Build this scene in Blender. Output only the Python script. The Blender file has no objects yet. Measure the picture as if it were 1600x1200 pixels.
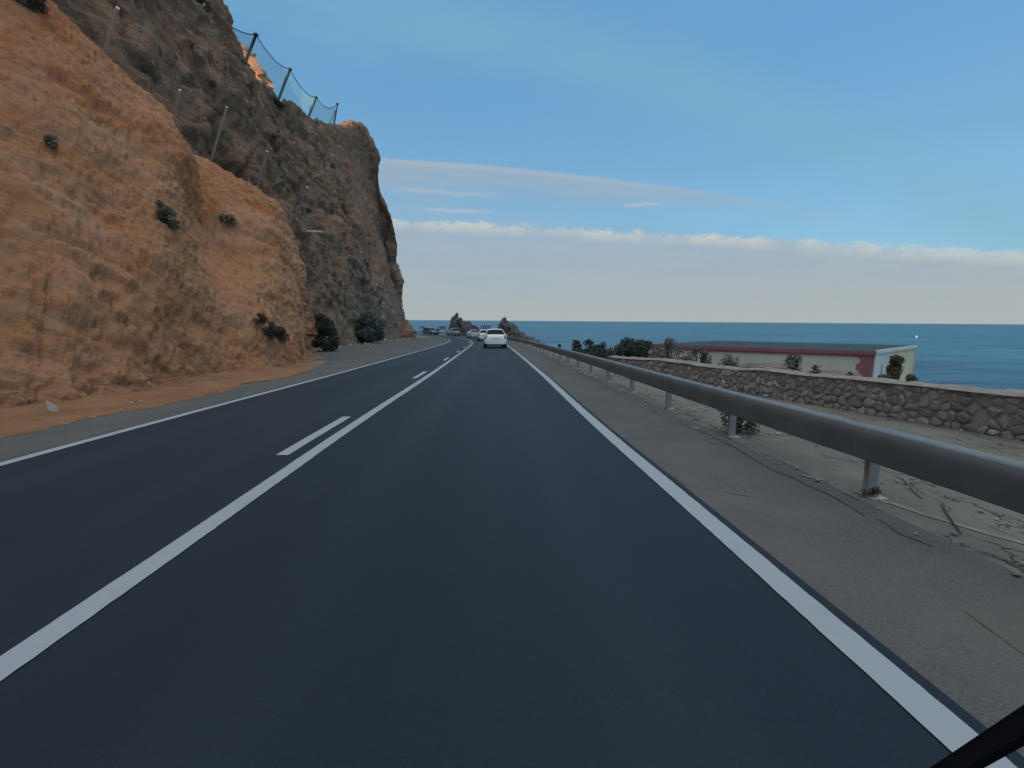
import bpy, bmesh, math, random
import numpy as np
from mathutils import Vector, Matrix
from mathutils.bvhtree import BVHTree
from math import radians as R, sin, cos, pi, sqrt, atan2

SC = bpy.context.scene
COL = SC.collection
random.seed(7)

# ------------------------------------------------------------------ camera, sky, sun, exposure
FPX, PITCH, CAMH = 690.0, math.atan((600 - 501) / 690.0), 1.34
cd = bpy.data.cameras.new('camera')
cam = bpy.data.objects.new('camera', cd); COL.objects.link(cam)
cam.location = (0, 0, CAMH)
ROLL = R(-0.4)
cam.rotation_euler = (R(90) - PITCH, ROLL, 0)
cd.sensor_width = 36.0; cd.lens = 36.0 * FPX / 1600.0
cd.clip_start = 0.05; cd.clip_end = 120000
SC.camera = cam

SUN_EL, SUN_ROT = R(9), R(-140)
SKY_STR, EXPO = 0.115, 1.0
K = SKY_STR * 2 ** EXPO
SC.view_settings.view_transform = 'Standard'
SC.view_settings.look = 'None'
SC.view_settings.gamma = 1.0
SC.view_settings.use_curve_mapping = False
SC.view_settings.exposure = EXPO
SC.render.engine = 'CYCLES'


def srgb(r, g, b):
    f = lambda c: (c / 255 / 12.92) if c <= 10 else ((c / 255 + .055) / 1.055) ** 2.4
    return (f(r), f(g), f(b), 1)


class NB:
    """small node builder"""
    def __init__(self, nt): self.nt = nt
    def n(self, t, **kw):
        nd = self.nt.nodes.new(t)
        for k, v in kw.items(): setattr(nd, k, v)
        return nd
    def put(self, sock, v):
        if hasattr(v, 'is_output') or isinstance(v, bpy.types.NodeSocket): self.nt.links.new(v, sock)
        elif v is not None: sock.default_value = v
    def m(self, op, a, b=None, c=None, clamp=False):
        nd = self.n('ShaderNodeMath', operation=op, use_clamp=clamp)
        for i, v in enumerate((a, b, c)):
            if v is not None: self.put(nd.inputs[i], v)
        return nd.outputs[0]
    def step(self, v, lo, hi):
        nd = self.n('ShaderNodeMapRange', interpolation_type='SMOOTHSTEP')
        self.put(nd.inputs[0], v); self.put(nd.inputs[1], lo); self.put(nd.inputs[2], hi)
        return nd.outputs[0]
    def mix(self, f, a, b, blend='MIX'):
        nd = self.n('ShaderNodeMix', data_type='RGBA', blend_type=blend)
        self.put(nd.inputs[0], f); self.put(nd.inputs[6], a); self.put(nd.inputs[7], b)
        return nd.outputs[2]
    def noise(self, vec, scale, detail=4, rough=.55, dist=0, col=False):
        nd = self.n('ShaderNodeTexNoise')
        if vec is not None: self.put(nd.inputs['Vector'], vec)
        nd.inputs['Scale'].default_value = scale; nd.inputs['Detail'].default_value = detail
        nd.inputs['Roughness'].default_value = rough; nd.inputs['Distortion'].default_value = dist
        return nd.outputs['Color'] if col else nd.outputs[0]
    def vor(self, vec, scale, feature='F1', out=0, rnd=1):
        nd = self.n('ShaderNodeTexVoronoi', feature=feature)
        if vec is not None: self.put(nd.inputs['Vector'], vec)
        nd.inputs['Scale'].default_value = scale; nd.inputs['Randomness'].default_value = rnd
        return nd.outputs[out]
    def comb(self, x, y, z):
        nd = self.n('ShaderNodeCombineXYZ')
        for i, v in enumerate((x, y, z)): self.put(nd.inputs[i], v)
        return nd.outputs[0]
    def ramp(self, v, stops):
        nd = self.n('ShaderNodeValToRGB'); self.put(nd.inputs[0], v)
        e = nd.color_ramp.elements
        while len(e) < len(stops): e.new(.5)
        for el, (p, c) in zip(e, stops): el.position = p; el.color = c
        return nd.outputs[0]
    def scale(self, vec, s):
        nd = self.n('ShaderNodeMapping'); self.put(nd.inputs[0], vec); nd.inputs[3].default_value = s
        return nd.outputs[0]
    def bump(self, h, strength=.5, dist=.05, normal=None):
        nd = self.n('ShaderNodeBump'); nd.inputs['Strength'].default_value = strength
        nd.inputs['Distance'].default_value = dist; self.put(nd.inputs['Height'], h)
        if normal is not None: self.put(nd.inputs['Normal'], normal)
        return nd.outputs[0]


def build_world():
    w = bpy.data.worlds.new("World"); SC.world = w; w.use_nodes = True
    nt = w.node_tree; b = NB(nt)
    bg = nt.nodes['Background']; bg.inputs[1].default_value = SKY_STR
    s = b.n('ShaderNodeTexSky'); s.sky_type = 'NISHITA'; s.sun_disc = False
    s.sun_elevation = SUN_EL; s.sun_rotation = SUN_ROT
    s.air_density = 1.0; s.dust_density = .6; s.ozone_density = 2.0
    hs = b.n('ShaderNodeHueSaturation'); hs.inputs['Saturation'].default_value = 1.28
    hs.inputs['Value'].default_value = 1.0
    nt.links.new(s.outputs[0], hs.inputs['Color'])
    sky = hs.outputs[0]
    tc = b.n('ShaderNodeTexCoord'); sep = b.n('ShaderNodeSeparateXYZ')
    nt.links.new(tc.outputs['Generated'], sep.inputs[0])
    x, y, z = sep.outputs
    az = b.m('ARCTAN2', x, y)          # azimuth clockwise from the road's heading
    el = b.m('ARCSINE', z)             # elevation
    C = lambda r, g, bl: tuple(v / K for v in srgb(r, g, bl)[:3]) + (1,)
    # stretched noise for stratified cloud
    v1 = b.comb(b.m('MULTIPLY', az, 3.0), b.m('MULTIPLY', el, 22.0), 0.0)
    n1 = b.noise(v1, 1.0, 6, .6, .4)
    v2 = b.comb(b.m('MULTIPLY', az, 14.0), b.m('MULTIPLY', el, 34.0), 3.0)
    n2 = b.noise(v2, 1.6, 7, .62, .3)
    v3 = b.comb(b.m('MULTIPLY', az, 2.2), b.m('MULTIPLY', el, 7.0), 9.0)
    n3 = b.noise(v3, 1.0, 4, .5, .5)
    nz = lambda n, a: b.m('MULTIPLY', b.m('SUBTRACT', n, .5), a)
    # whole-sky faint cirrus veil
    veil = b.m('ADD', .86, b.m('MULTIPLY', b.step(n3, .35, .75), .10))
    vcol = b.mix(b.step(el, .14, .50), C(130, 177, 209), C(108, 162, 207))
    sky = b.mix(veil, sky, vcol)
    et = b.m('SUBTRACT', .53, b.m('MULTIPLY', b.m('POWER', b.m('MAXIMUM', b.m('ADD', az, .25), 0.0), 2.4), .33))
    tb = b.m('MULTIPLY', b.step(b.m('ABSOLUTE', b.m('ADD', b.m('SUBTRACT', el, et), nz(n3, .06))), .095, .0), b.step(n3, .1, .6))
    sky = b.mix(b.m('MULTIPLY', tb, .42), sky, C(126, 180, 194))
    n4 = b.noise(b.scale(tc.outputs['Generated'], (1, 1, .6)), 2.4, 6, .6, .5)
    cirrus = b.m('MULTIPLY', b.step(n4, .46, .72), b.m('MULTIPLY', b.step(el, .28, .55), .12))
    sky = b.mix(cirrus, sky, C(128, 182, 196))
    # invented bright veil overhead, out of view, added to light rock and road
    over_fill = b.m('MULTIPLY', b.step(el, .66, 1.0), b.m('ADD', .75, b.m('MULTIPLY', n3, .25)))
    sky = b.mix(over_fill, sky, tuple(v * 2.2 for v in C(214, 214, 210)[:3]) + (1,))
    # lens-shaped upper streak
    pw = lambda off, p, k: b.m('MULTIPLY', b.m('POWER', b.m('MAXIMUM', b.m('ADD', az, off), 0.0), p), k)
    etop = b.m('SUBTRACT', .319, pw(.1, 1.65, .21))
    dt = b.m('SUBTRACT', b.m('ADD', etop, nz(n1, .010)), el)
    wid = b.m('ADD', .045, b.m('MULTIPLY', b.step(az, .5, -.1), .045))
    m1 = b.m('MULTIPLY', b.step(dt, -.001, .007), b.step(dt, wid, b.m('MULTIPLY', wid, .25)))
    m1 = b.m('MULTIPLY', m1, b.step(az, .85, .05))
    m1 = b.m('MULTIPLY', m1, b.m('ADD', .42, b.m('MULTIPLY', b.step(n1, .35, .65), .40)))
    sky = b.mix(m1, sky, C(158, 175, 188))
    lip = b.m('MULTIPLY', b.m('MULTIPLY', b.step(dt, -.001, .004), b.step(dt, .016, .006)), b.step(az, .55, .1))
    sky = b.mix(b.m('MULTIPLY', lip, .38), sky, C(178, 188, 196))
    # hazier sky between streak and bank on the left
    hz = b.m('MULTIPLY', b.m('MULTIPLY', b.step(el, .31, .19), b.step(az, .5, -.2)), b.m('ADD', .35, b.m('MULTIPLY', b.step(n1, .3, .7), .3)))
    sky = b.mix(hz, sky, C(150, 178, 198))
    # thin second streaks and a small puff
    for e0, a0, aw, th, st_ in ((.263, -.15, .16, .007, .45), (.229, -.12, .10, .006, .65), (.237, .272, .05, .006, .7)):
        e2 = b.m('SUBTRACT', el, b.m('ADD', e0, b.m('ADD', nz(n1, .006), nz(n2, .012))))
        m2 = b.m('MULTIPLY', b.step(b.m('ABSOLUTE', e2), th, .0), b.step(b.m('ABSOLUTE', b.m('SUBTRACT', az, a0)), aw, aw * .3))
        sky = b.mix(b.m('MULTIPLY', m2, st_), sky, C(182, 190, 198))
    # haze bank above the sea: crisp lit upper rim broken into puffs, fading into grey-blue below
    eb = b.m('SUBTRACT', .209, pw(.1, 1.6, .11))
    v5 = b.comb(b.m('MULTIPLY', az, 30.0), b.m('MULTIPLY', el, 55.0), 1.0); n5 = b.noise(v5, 1.3, 6, .65, .4)
    db = b.m('SUBTRACT', b.m('ADD', eb, b.m('ADD', nz(n5, .034), b.m('ADD', nz(n1, .010), nz(n2, .012)))), el)
    bank = b.step(db, -.006, b.m('ADD', .012, b.m('MULTIPLY', b.step(az, .45, .75), .008)))
    low = b.step(el, .19, .0)
    bankcol = b.mix(low, C(158, 178, 195), C(172, 180, 180))
    bankcol = b.mix(b.m('MULTIPLY', b.m('MULTIPLY', b.step(n2, .48, .72), b.step(db, .10, .03)), .32), bankcol, C(184, 190, 188))
    bankcol = b.mix(b.m('MULTIPLY', b.m('MULTIPLY', b.step(n1, .40, .66), b.step(el, .02, .09)), .22), bankcol, C(146, 169, 187))
    patch = b.noise(b.comb(b.m('MULTIPLY', az, 4.0), 2.0, 5.0), 1.0, 4, .6)
    rim = b.m('MULTIPLY', b.step(db, -.003, .006), b.step(db, b.m('ADD', .020, b.m('MULTIPLY', n5, .024)), .006))
    rim = b.m('MULTIPLY', rim, b.m('ADD', .22, b.m('MULTIPLY', b.m('MAXIMUM', b.step(patch, .40, .54), b.m('MULTIPLY', b.step(az, .5, .68), b.step(n5, .40, .55))), .78), clamp=True))
    bankcol = b.mix(b.m('MULTIPLY', rim, b.m('ADD', .45, b.m('MULTIPLY', b.step(n5, .35, .65), .45))), bankcol, C(204, 207, 200))
    sky = b.mix(b.m('MULTIPLY', bank, .99), sky, bankcol)
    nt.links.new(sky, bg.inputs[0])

build_world()

sl = bpy.data.lights.new('sun', 'SUN'); sl.energy = 2.6; sl.angle = R(.5); sl.color = (1, .80, .58)
so = bpy.data.objects.new('sun', sl); COL.objects.link(so)
sdir = Vector((sin(SUN_ROT) * cos(SUN_EL), cos(SUN_ROT) * cos(SUN_EL), sin(SUN_EL)))
so.rotation_euler = sdir.to_track_quat('Z', 'Y').to_euler(); so.location = sdir * 300

# ------------------------------------------------------------------ geometry helpers

def dirn(px, py):
    """direction through a photo pixel, scaled to 1 m of forward distance"""
    x = (px - 800) / FPX; u = (600 - py) / FPX
    c, s = cos(PITCH), sin(PITCH)
    v = (x, c + u * s, u * c - s)
    v = (v[0] * cos(ROLL) + v[2] * sin(ROLL), v[1], -v[0] * sin(ROLL) + v[2] * cos(ROLL))
    return Vector((v[0] / v[1], 1, v[2] / v[1]))

def at(px, py, Y): return Vector((0, 0, CAMH)) + dirn(px, py) * Y

def zp(Y):
    if Y < 55: return -.024 * Y
    t = min(Y, 155) - 55
    return -1.32 - .024 * t + .00012 * t * t

def gat(px, py):
    d = dirn(px, py); prev = 1
    Y = 1.0
    while Y < 200:
        if CAMH + d.z * Y <= zp(Y): break
        Y += .01
    return Vector((d.x * Y, Y, zp(Y)))


def crs(P, n_per=24):
    """Catmull-Rom through points -> dense polyline (numpy)"""
    P = np.asarray(P, float)
    P = np.vstack([2 * P[0] - P[1], P, 2 * P[-1] - P[-2]])
    out = []
    for i in range(1, len(P) - 2):
        t = np.linspace(0, 1, n_per, endpoint=False)[:, None]
        a, b_, c, d = P[i - 1], P[i], P[i + 1], P[i + 2]
        out.append(.5 * (2 * b_ + (c - a) * t + (2 * a - 5 * b_ + 4 * c - d) * t ** 2 + (3 * b_ - a - 3 * c + d) * t ** 3))
    out.append(P[-2][None])
    return np.vstack(out)

# the solid centre line of the road, everything along the road is measured from it
PATH = crs([(0.5, -60), (-1.05, -20), (-1.90, 0), (-2.20, 6.1), (-2.47, 13.5), (-2.95, 24), (-3.55, 36), (-4.27, 47.7), (-6.30, 65.5),
            (-8.75, 76.5), (-13.2, 92), (-23, 112), (-37, 130), (-57, 144), (-85, 155)], 40)
_seg = np.linalg.norm(np.diff(PATH, axis=0), axis=1)
_S = np.concatenate([[0], np.cumsum(_seg)])
_S -= np.interp(0, PATH[:, 1], _S)

def path(s, d=0.0):
    s = np.asarray(s, float)
    X = np.interp(s, _S, PATH[:, 0]); Y = np.interp(s, _S, PATH[:, 1])
    h = .6
    tx = np.interp(s + h, _S, PATH[:, 0]) - np.interp(s - h, _S, PATH[:, 0])
    ty = np.interp(s + h, _S, PATH[:, 1]) - np.interp(s - h, _S, PATH[:, 1])
    l = np.hypot(tx, ty)
    return X + ty / l * d, Y - tx / l * d
def pathX(Y): return float(np.interp(Y, PATH[:, 1], PATH[:, 0]))
def heading(s):
    a = path(s - .5); b = path(s + .5)
    return atan2(-(b[0] - a[0]), b[1] - a[1])      # rotation about Z turning +Y to the tangent

# --- numpy noise
def _h(ix, iy, iz, seed):
    n = (ix * 374761393 + iy * 668265263 + iz * 2147483647 + seed * 974634777) & 0xffffffff
    n = ((n ^ (n >> 13)) * 1274126177) & 0xffffffff
    n = ((n ^ (n >> 16)) * 2246822519) & 0xffffffff
    return ((n ^ (n >> 15)) & 0xffffff) / float(0xffffff)
def vnoise(p, seed=0):
    i = np.floor(p).astype(np.int64); f = p - i; u = f * f * f * (f * (f * 6 - 15) + 10)
    r = 0
    for dx in (0, 1):
        for dy in (0, 1):
            for dz in (0, 1):
                w = (u[:, 0] if dx else 1 - u[:, 0]) * (u[:, 1] if dy else 1 - u[:, 1]) * (u[:, 2] if dz else 1 - u[:, 2])
                r = r + w * _h(i[:, 0] + dx, i[:, 1] + dy, i[:, 2] + dz, seed)
    return r * 2 - 1
def fbm(p, o=4, seed=0, gain=.5):
    a, r = 1.0, 0
    for k in range(o):
        r = r + a * vnoise(p * 2.03 ** k + 17.3 * k, seed + k); a *= gain
    return r
def facet(p, seed=0, tilt=.6, lift=.5):
    """angular blocks: every cell of a cellular pattern is its own tilted plane"""
    i = np.floor(p).astype(np.int64); best = np.full(len(p), 9e9); val = np.zeros(len(p)); edge = np.full(len(p), 9e9)
    for dx in (-1, 0, 1):
        for dy in (-1, 0, 1):
            for dz in (-1, 0, 1):
                cx, cy, cz = i[:, 0] + dx, i[:, 1] + dy, i[:, 2] + dz
                q = p - np.stack([cx + _h(cx, cy, cz, seed), cy + _h(cx, cy, cz, seed + 1), cz + _h(cx, cy, cz, seed + 2)], 1)
                d = (q * q).sum(1)
                v = (q[:, 0] * (_h(cx, cy, cz, seed + 3) - .5) + q[:, 1] * (_h(cx, cy, cz, seed + 4) - .5) + q[:, 2] * (_h(cx, cy, cz, seed + 5) - .5)) * 2 * tilt \
                    + (_h(cx, cy, cz, seed + 6) - .5) * lift
                m = d < best
                edge = np.where(m, best, np.minimum(edge, d)); best = np.where(m, d, best); val = np.where(m, v, val)
    return val, np.sqrt(edge) - np.sqrt(best)

def smooth(me, ang=None):
    me.polygons.foreach_set('use_smooth', [True] * len(me.polygons))
    if ang is not None: me.set_sharp_from_angle(angle=R(ang))

def link(name, me, mat=None, parent=None, loc=None):
    o = bpy.data.objects.new(name, me); COL.objects.link(o)
    if mat is not None: me.materials.append(mat)
    if parent is not None: o.parent = parent
    if loc is not None: o.location = loc
    return o
def mesh(name, V, F, mat=None, parent=None, sm=None, loc=None):
    me = bpy.data.meshes.new(name); me.from_pydata([tuple(v) for v in V], [], F); me.validate(); me.update()
    if sm is not None: smooth(me, sm if sm < 180 else None)
    return link(name, me, mat, parent, loc)
def from_bm(name, bm, mat=None, parent=None, sm=None, loc=None):
    me = bpy.data.meshes.new(name); bmesh.ops.recalc_face_normals(bm, faces=bm.faces); bm.to_mesh(me); bm.free()
    if sm is not None: smooth(me, sm)
    return link(name, me, mat, parent, loc)
def empty(name, loc=(0, 0, 0), rz=0):
    o = bpy.data.objects.new(name, None); COL.objects.link(o); o.location = loc; o.rotation_euler = (0, 0, rz)
    o.empty_display_size = .2; return o
def tag(o, label=None, cat=None, group=None, kind=None):
    if label: o['label'] = label
    if cat: o['category'] = cat
    if group: o['group'] = group
    if kind: o['kind'] = kind
    return o
def copy_tree(o, parent=None):
    c = o.copy(); COL.objects.link(c); c.parent = parent
    for ch in list(o.children): copy_tree(ch, c)
    return c

def add_box(bm, c, s, rot=None, bevel=0):
    M = Matrix.Translation(c) @ (rot.to_4x4() if rot is not None else Matrix()) @ Matrix.Diagonal((*s, 1))
    r = bmesh.ops.create_cube(bm, size=1, matrix=M)
    if bevel:
        es = list({e for v in r['verts'] for e in v.link_edges})
        bmesh.ops.bevel(bm, geom=es, offset=bevel, segments=2, affect='EDGES', profile=.6)
def add_tube(bm, pts, rad, n=8, caps=True):
    pts = [Vector(p) for p in pts]
    if not hasattr(rad, '__len__'): rad = [rad] * len(pts)
    rings = []
    for i, p in enumerate(pts):
        t = (pts[min(i + 1, len(pts) - 1)] - pts[max(i - 1, 0)]).normalized()
        u = t.orthogonal().normalized() if i == 0 else (u - t * u.dot(t)).normalized()
        w = t.cross(u)
        rings.append([bm.verts.new(p + (u * cos(2 * pi * k / n) + w * sin(2 * pi * k / n)) * rad[i]) for k in range(n)])
    for a, b in zip(rings, rings[1:]):
        for k in range(n): bm.faces.new((a[k], a[(k + 1) % n], b[(k + 1) % n], b[k]))
    if caps and n > 2: bm.faces.new(rings[0][::-1]); bm.faces.new(rings[-1])

def ribbon(name, sv, d0, d1, lift, mat, parent=None, rows=None):
    """strip of road surface between two offsets of the centre line"""
    sv = np.asarray(sv, float); d0 = np.broadcast_to(d0, sv.shape); d1 = np.broadcast_to(d1, sv.shape)
    n = rows or 2; V = []; F = []
    for k in range(n):
        x, y = path(sv, d0 + (d1 - d0) * k / (n - 1))
        V += [(a, b, zp(b) + lift) for a, b in zip(x, y)]
    m = len(sv)
    for k in range(n - 1):
        for i in range(m - 1): F.append((k * m + i, (k + 1) * m + i, (k + 1) * m + i + 1, k * m + i + 1))
    o = mesh(name, V, F, mat, parent)
    uv = o.data.uv_layers.new(name='road'); m_ = len(sv)
    for lp in o.data.loops:
        v = lp.vertex_index; k, i = divmod(v, m_)
        uv.data[lp.index].uv = (sv[i], d0[i] + (d1[i] - d0[i]) * k / (n - 1))
    return o

# ------------------------------------------------------------------ materials
MATS = {}
def mat(name, col, rough=.6, metal=0, fn=None, spec=.5):
    if name in MATS: return MATS[name]
    m = bpy.data.materials.new(name); m.use_nodes = True; MATS[name] = m
    p = m.node_tree.nodes['Principled BSDF']
    p.inputs['Base Color'].default_value = (*col[:3], 1); p.inputs['Roughness'].default_value = rough
    p.inputs['Metallic'].default_value = metal; p.inputs['Specular IOR Level'].default_value = spec
    if fn:
        b = NB(m.node_tree); tc = b.n('ShaderNodeTexCoord'); fn(b, tc.outputs['Object'], p)
    return m

def f_asphalt(b, o, p):
    fine = b.noise(o, 160, 3, .6); big = b.noise(b.scale(o, (1, .12, 1)), .8, 4, .55)
    mid = b.noise(o, 9, 5, .6)
    c = b.mix(b.step(fine, .3, .75), (0.004, 0.011, 0.020, 1), (0.010, 0.023, 0.040, 1))
    c = b.mix(b.m('MULTIPLY', b.step(big, .35, .7), .35), c, (0.005, 0.011, 0.024, 1))
    c = b.mix(b.m('MULTIPLY', b.step(mid, .5, .8), .2), c, (0.013, 0.026, 0.044, 1))
    uvn = b.n('ShaderNodeTexCoord'); su = b.n('ShaderNodeSeparateXYZ'); b.put(su.inputs[0], uvn.outputs['UV']); dd = su.outputs[1]
    def band(c0, w): return b.step(b.m('ABSOLUTE', b.m('SUBTRACT', dd, c0)), w, 0.0)
    tr = b.m('MAXIMUM', b.m('MAXIMUM', band(.95, .42), band(2.5, .42)), b.m('MAXIMUM', band(-.75, .4), band(-2.15, .4)))
    wear = b.noise(b.scale(o, (1, .06, 1)), 1.6, 5, .6)
    c = b.mix(b.m('MULTIPLY', b.m('MULTIPLY', tr, wear), .16), c, (0.030, 0.043, 0.053, 1))
    stn = b.m('MULTIPLY', band(1.72, .45), b.step(b.noise(b.scale(o, (1, .2, 1)), 1.1, 5, .6), .5, .68))
    c = b.mix(b.m('MULTIPLY', stn, .30), c, (0.007, 0.011, 0.015, 1))
    b.put(p.inputs['Base Color'], c)
    b.put(p.inputs['Roughness'], b.m('SUBTRACT', b.m('ADD', .62, b.m('MULTIPLY', big, .2)), b.m('MULTIPLY', tr, .03)))
    b.put(p.inputs['Normal'], b.bump(b.vor(o, 110), .35, .004))
A_NEW = mat('fresh_asphalt', (.05, .05, .06), .75, fn=f_asphalt, spec=.35)

def f_oldasphalt(b, o, p):
    fine = b.noise(o, 90, 4, .65); big = b.noise(o, .9, 5, .6); mid = b.noise(o, 6, 6, .65)
    c = b.mix(b.step(fine, .3, .7), (0.063, 0.065, 0.067, 1), (0.124, 0.126, 0.123, 1))
    c = b.mix(b.m('MULTIPLY', b.step(big, .35, .65), .55), c, (0.136, 0.130, 0.119, 1))
    c = b.mix(b.m('MULTIPLY', b.step(mid, .55, .7), .35), c, (0.067, 0.065, 0.064, 1))
    v = b.vor(b.scale(o, (1, .45, 1)), 1.1, 'DISTANCE_TO_EDGE')
    wob = b.noise(o, 3, 5, .7)
    crack = b.m('MULTIPLY', b.step(b.m('ADD', v, b.m('MULTIPLY', wob, .02)), .018, .009), b.step(big, .52, .6))
    c = b.mix(b.m('MULTIPLY', crack, .8), c, (0.022, 0.021, 0.020, 1))
    b.put(p.inputs['Base Color'], c)
    b.put(p.inputs['Normal'], b.bump(b.m('SUBTRACT', b.m('ADD', b.vor(o, 60), mid), crack), .5, .01))
A_OLD = mat('worn_asphalt', (.13, .13, .12), .9, fn=f_oldasphalt, spec=.25)

def f_concrete(b, o, p):
    fine = b.noise(o, 70, 4, .65); big = b.noise(o, .7, 5, .6); mid = b.noise(o, 5, 7, .7)
    c = b.mix(b.step(big, .3, .7), (0.138, 0.138, 0.121, 1), (0.196, 0.192, 0.164, 1))
    c = b.mix(b.m('MULTIPLY', b.step(mid, .52, .68), .5), c, (0.085, 0.084, 0.070, 1))
    c = b.mix(b.m('MULTIPLY', b.step(fine, .5, .8), .4), c, (0.221, 0.221, 0.195, 1))
    sv = b.scale(o, (2.6, 1.1, 1)); ds = b.noise(o, 2.2, 5, .7, col=True)
    vm = b.n('ShaderNodeVectorMath', operation='ADD'); b.put(vm.inputs[0], sv); b.put(vm.inputs[1], ds)
    v = b.vor(vm.outputs[0], 1.5, 'DISTANCE_TO_EDGE')
    crack = b.m('MULTIPLY', b.step(v, .030, .010), b.step(b.noise(o, .8, 3), .43, .52))
    c = b.mix(b.m('MULTIPLY', crack, .85), c, (0.032, 0.032, 0.026, 1))
    moss = b.m('MULTIPLY', b.step(b.noise(o, 1.3, 5, .6), .56, .7), .4)
    c = b.mix(moss, c, (0.111, 0.111, 0.054, 1))
    b.put(p.inputs['Base Color'], c)
    b.put(p.inputs['Normal'], b.bump(b.m('SUBTRACT', b.m('ADD', mid, b.m('MULTIPLY', fine, .3)), crack), .7, .02))
CONC = mat('cracked_concrete', (.25, .24, .2), .92, fn=f_concrete, spec=.2)

def f_ground(b, o, p):
    n = b.noise(o, 1.2, 6, .6); f = b.noise(o, 22, 5, .7)
    c = b.mix(b.step(n, .3, .7), (.15, .13, .105, 1), (.24, .205, .165, 1))
    c = b.mix(b.m('MULTIPLY', b.step(f, .5, .75), .5), c, (.32, .29, .25, 1))
    b.put(p.inputs['Base Color'], c); b.put(p.inputs['Normal'], b.bump(b.m('ADD', f, n), .8, .05))
GROUND = mat('stony_ground', (.2, .18, .14), .95, fn=f_ground, spec=.15)

def f_dirt(b, o, p):
    n = b.noise(o, 1.5, 6, .65); f = b.noise(o, 26, 5, .7)
    c = b.mix(b.step(n, .3, .7), (0.240, 0.116, 0.056, 1), (0.320, 0.172, 0.094, 1))
    c = b.mix(b.m('MULTIPLY', b.step(f, .55, .75), .45), c, (0.400, 0.264, 0.164, 1))
    c = b.mix(b.m('MULTIPLY', b.step(f, .45, .3), .4), c, (0.144, 0.076, 0.041, 1))
    b.put(p.inputs['Base Color'], c); b.put(p.inputs['Normal'], b.bump(b.m('ADD', f, n), .9, .04))
DIRT = mat('orange_dirt', (.36, .18, .09), .95, fn=f_dirt, spec=.15)

def f_line(b, o, p):
    n = b.noise(o, 3, 6, .65); f = b.noise(o, 60, 4, .7)
    c = b.mix(b.m('MULTIPLY', b.step(n, .45, .75), .35), (0.315, 0.350, 0.377, 1), (0.252, 0.283, 0.309, 1))
    c = b.mix(b.m('MULTIPLY', b.step(f, .62, .72), .5), c, (0.176, 0.191, 0.209, 1))
    b.put(p.inputs['Base Color'], c); b.put(p.inputs['Normal'], b.bump(f, .3, .003))
LINE = mat('white_road_paint', (.62, .65, .66), .7, fn=f_line)
def f_yel(b, o, p):
    n = b.noise(o, 5, 6, .7)
    b.put(p.inputs['Base Color'], b.mix(b.step(n, .40, .62), (.27, .245, .17, 1), (.19, .18, .155, 1)))
YELLOW = mat('faded_yellow_paint', (.4, .36, .2), .85, fn=f_yel)
CRACK = mat('crack_dark', (.04, .038, .035), 1)

def dip(b, o, ang, sc):
    m1 = b.n('ShaderNodeMapping'); b.put(m1.inputs[0], o); m1.inputs[2].default_value = (ang, 0, 0)
    return b.scale(m1.outputs[0], sc)
def f_orange(b, o, p):
    sd = dip(b, o, R(33), (.8, .30, 1.15))                     # beds dip along the road
    big = b.noise(o, .17, 5, .6, .6); mid = b.noise(sd, .9, 8, .68, .7); fine = b.noise(sd, 6.5, 8, .74, .3); grit = b.noise(o, 24, 6, .75)
    rub = b.noise(o, 3.2, 8, .75)
    c = b.mix(b.step(big, .34, .66), (0.641, 0.295, 0.138, 1), (0.769, 0.371, 0.196, 1))
    c = b.mix(b.m('MULTIPLY', b.step(mid, .50, .66), .7), c, (0.744, 0.420, 0.261, 1))
    c = b.mix(b.m('MULTIPLY', b.step(b.noise(o, .23, 6, .62, .8), .54, .68), .75), c, (0.693, 0.236, 0.092, 1))
    c = b.mix(b.m('MULTIPLY', b.step(b.noise(sd, 1.5, 7, .68, .6), .55, .68), .28), c, (0.449, 0.242, 0.145, 1))
    c = b.mix(b.m('MULTIPLY', b.step(b.noise(o, .42, 6, .65), .57, .7), .6), c, (0.795, 0.355, 0.119, 1))
    scree = b.step(b.noise(o, .35, 5, .6, .5), .42, .58)
    c = b.mix(b.m('MULTIPLY', b.m('MULTIPLY', b.step(rub, .49, .40), .26), scree), c, (0.282, 0.145, 0.087, 1))
    c = b.mix(b.m('MULTIPLY', b.step(fine, .42, .33), .38), c, (0.167, 0.086, 0.055, 1))  # crevice shade painted into the colour where fine relief dips
    c = b.mix(b.m('MULTIPLY', b.step(fine, .58, .70), .4), c, (0.872, 0.517, 0.325, 1))
    c = b.mix(b.m('MULTIPLY', b.step(grit, .57, .70), .38), c, (0.282, 0.150, 0.092, 1))
    c = b.mix(b.m('MULTIPLY', b.step(grit, .42, .32), .35), c, (0.846, 0.506, 0.336, 1))
    gr = b.m('MULTIPLY', b.step(b.noise(o, .6, 6, .65), .56, .66), b.step(b.noise(o, 9, 5, .7), .48, .58))
    c = b.mix(b.m('MULTIPLY', gr, .38), c, (0.244, 0.183, 0.108, 1))    # dry tufts
    sp = b.vor(o, 3.4, 'F1'); rn = b.vor(o, 3.4, 'F1', 1)
    sx = b.n('ShaderNodeSeparateColor'); b.put(sx.inputs[0], rn)
    c = b.mix(b.m('MULTIPLY', b.m('MULTIPLY', b.step(b.m('ADD', sp, b.m('MULTIPLY', rub, .12)), .22, .15), b.step(sx.outputs[0], .76, .78)), .6), c, (0.795, 0.538, 0.390, 1))
    b.put(p.inputs['Base Color'], c)
    h = b.m('ADD', b.m('ADD', b.m('ADD', b.m('MULTIPLY', mid, .7), fine), b.m('MULTIPLY', grit, .3)), b.m('MULTIPLY', rub, .6))
    b.put(p.inputs['Normal'], b.bump(h, 1.0, .20))
ORANGE = mat('orange_rock', (.36, .19, .08), .95, fn=f_orange, spec=.15)

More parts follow.
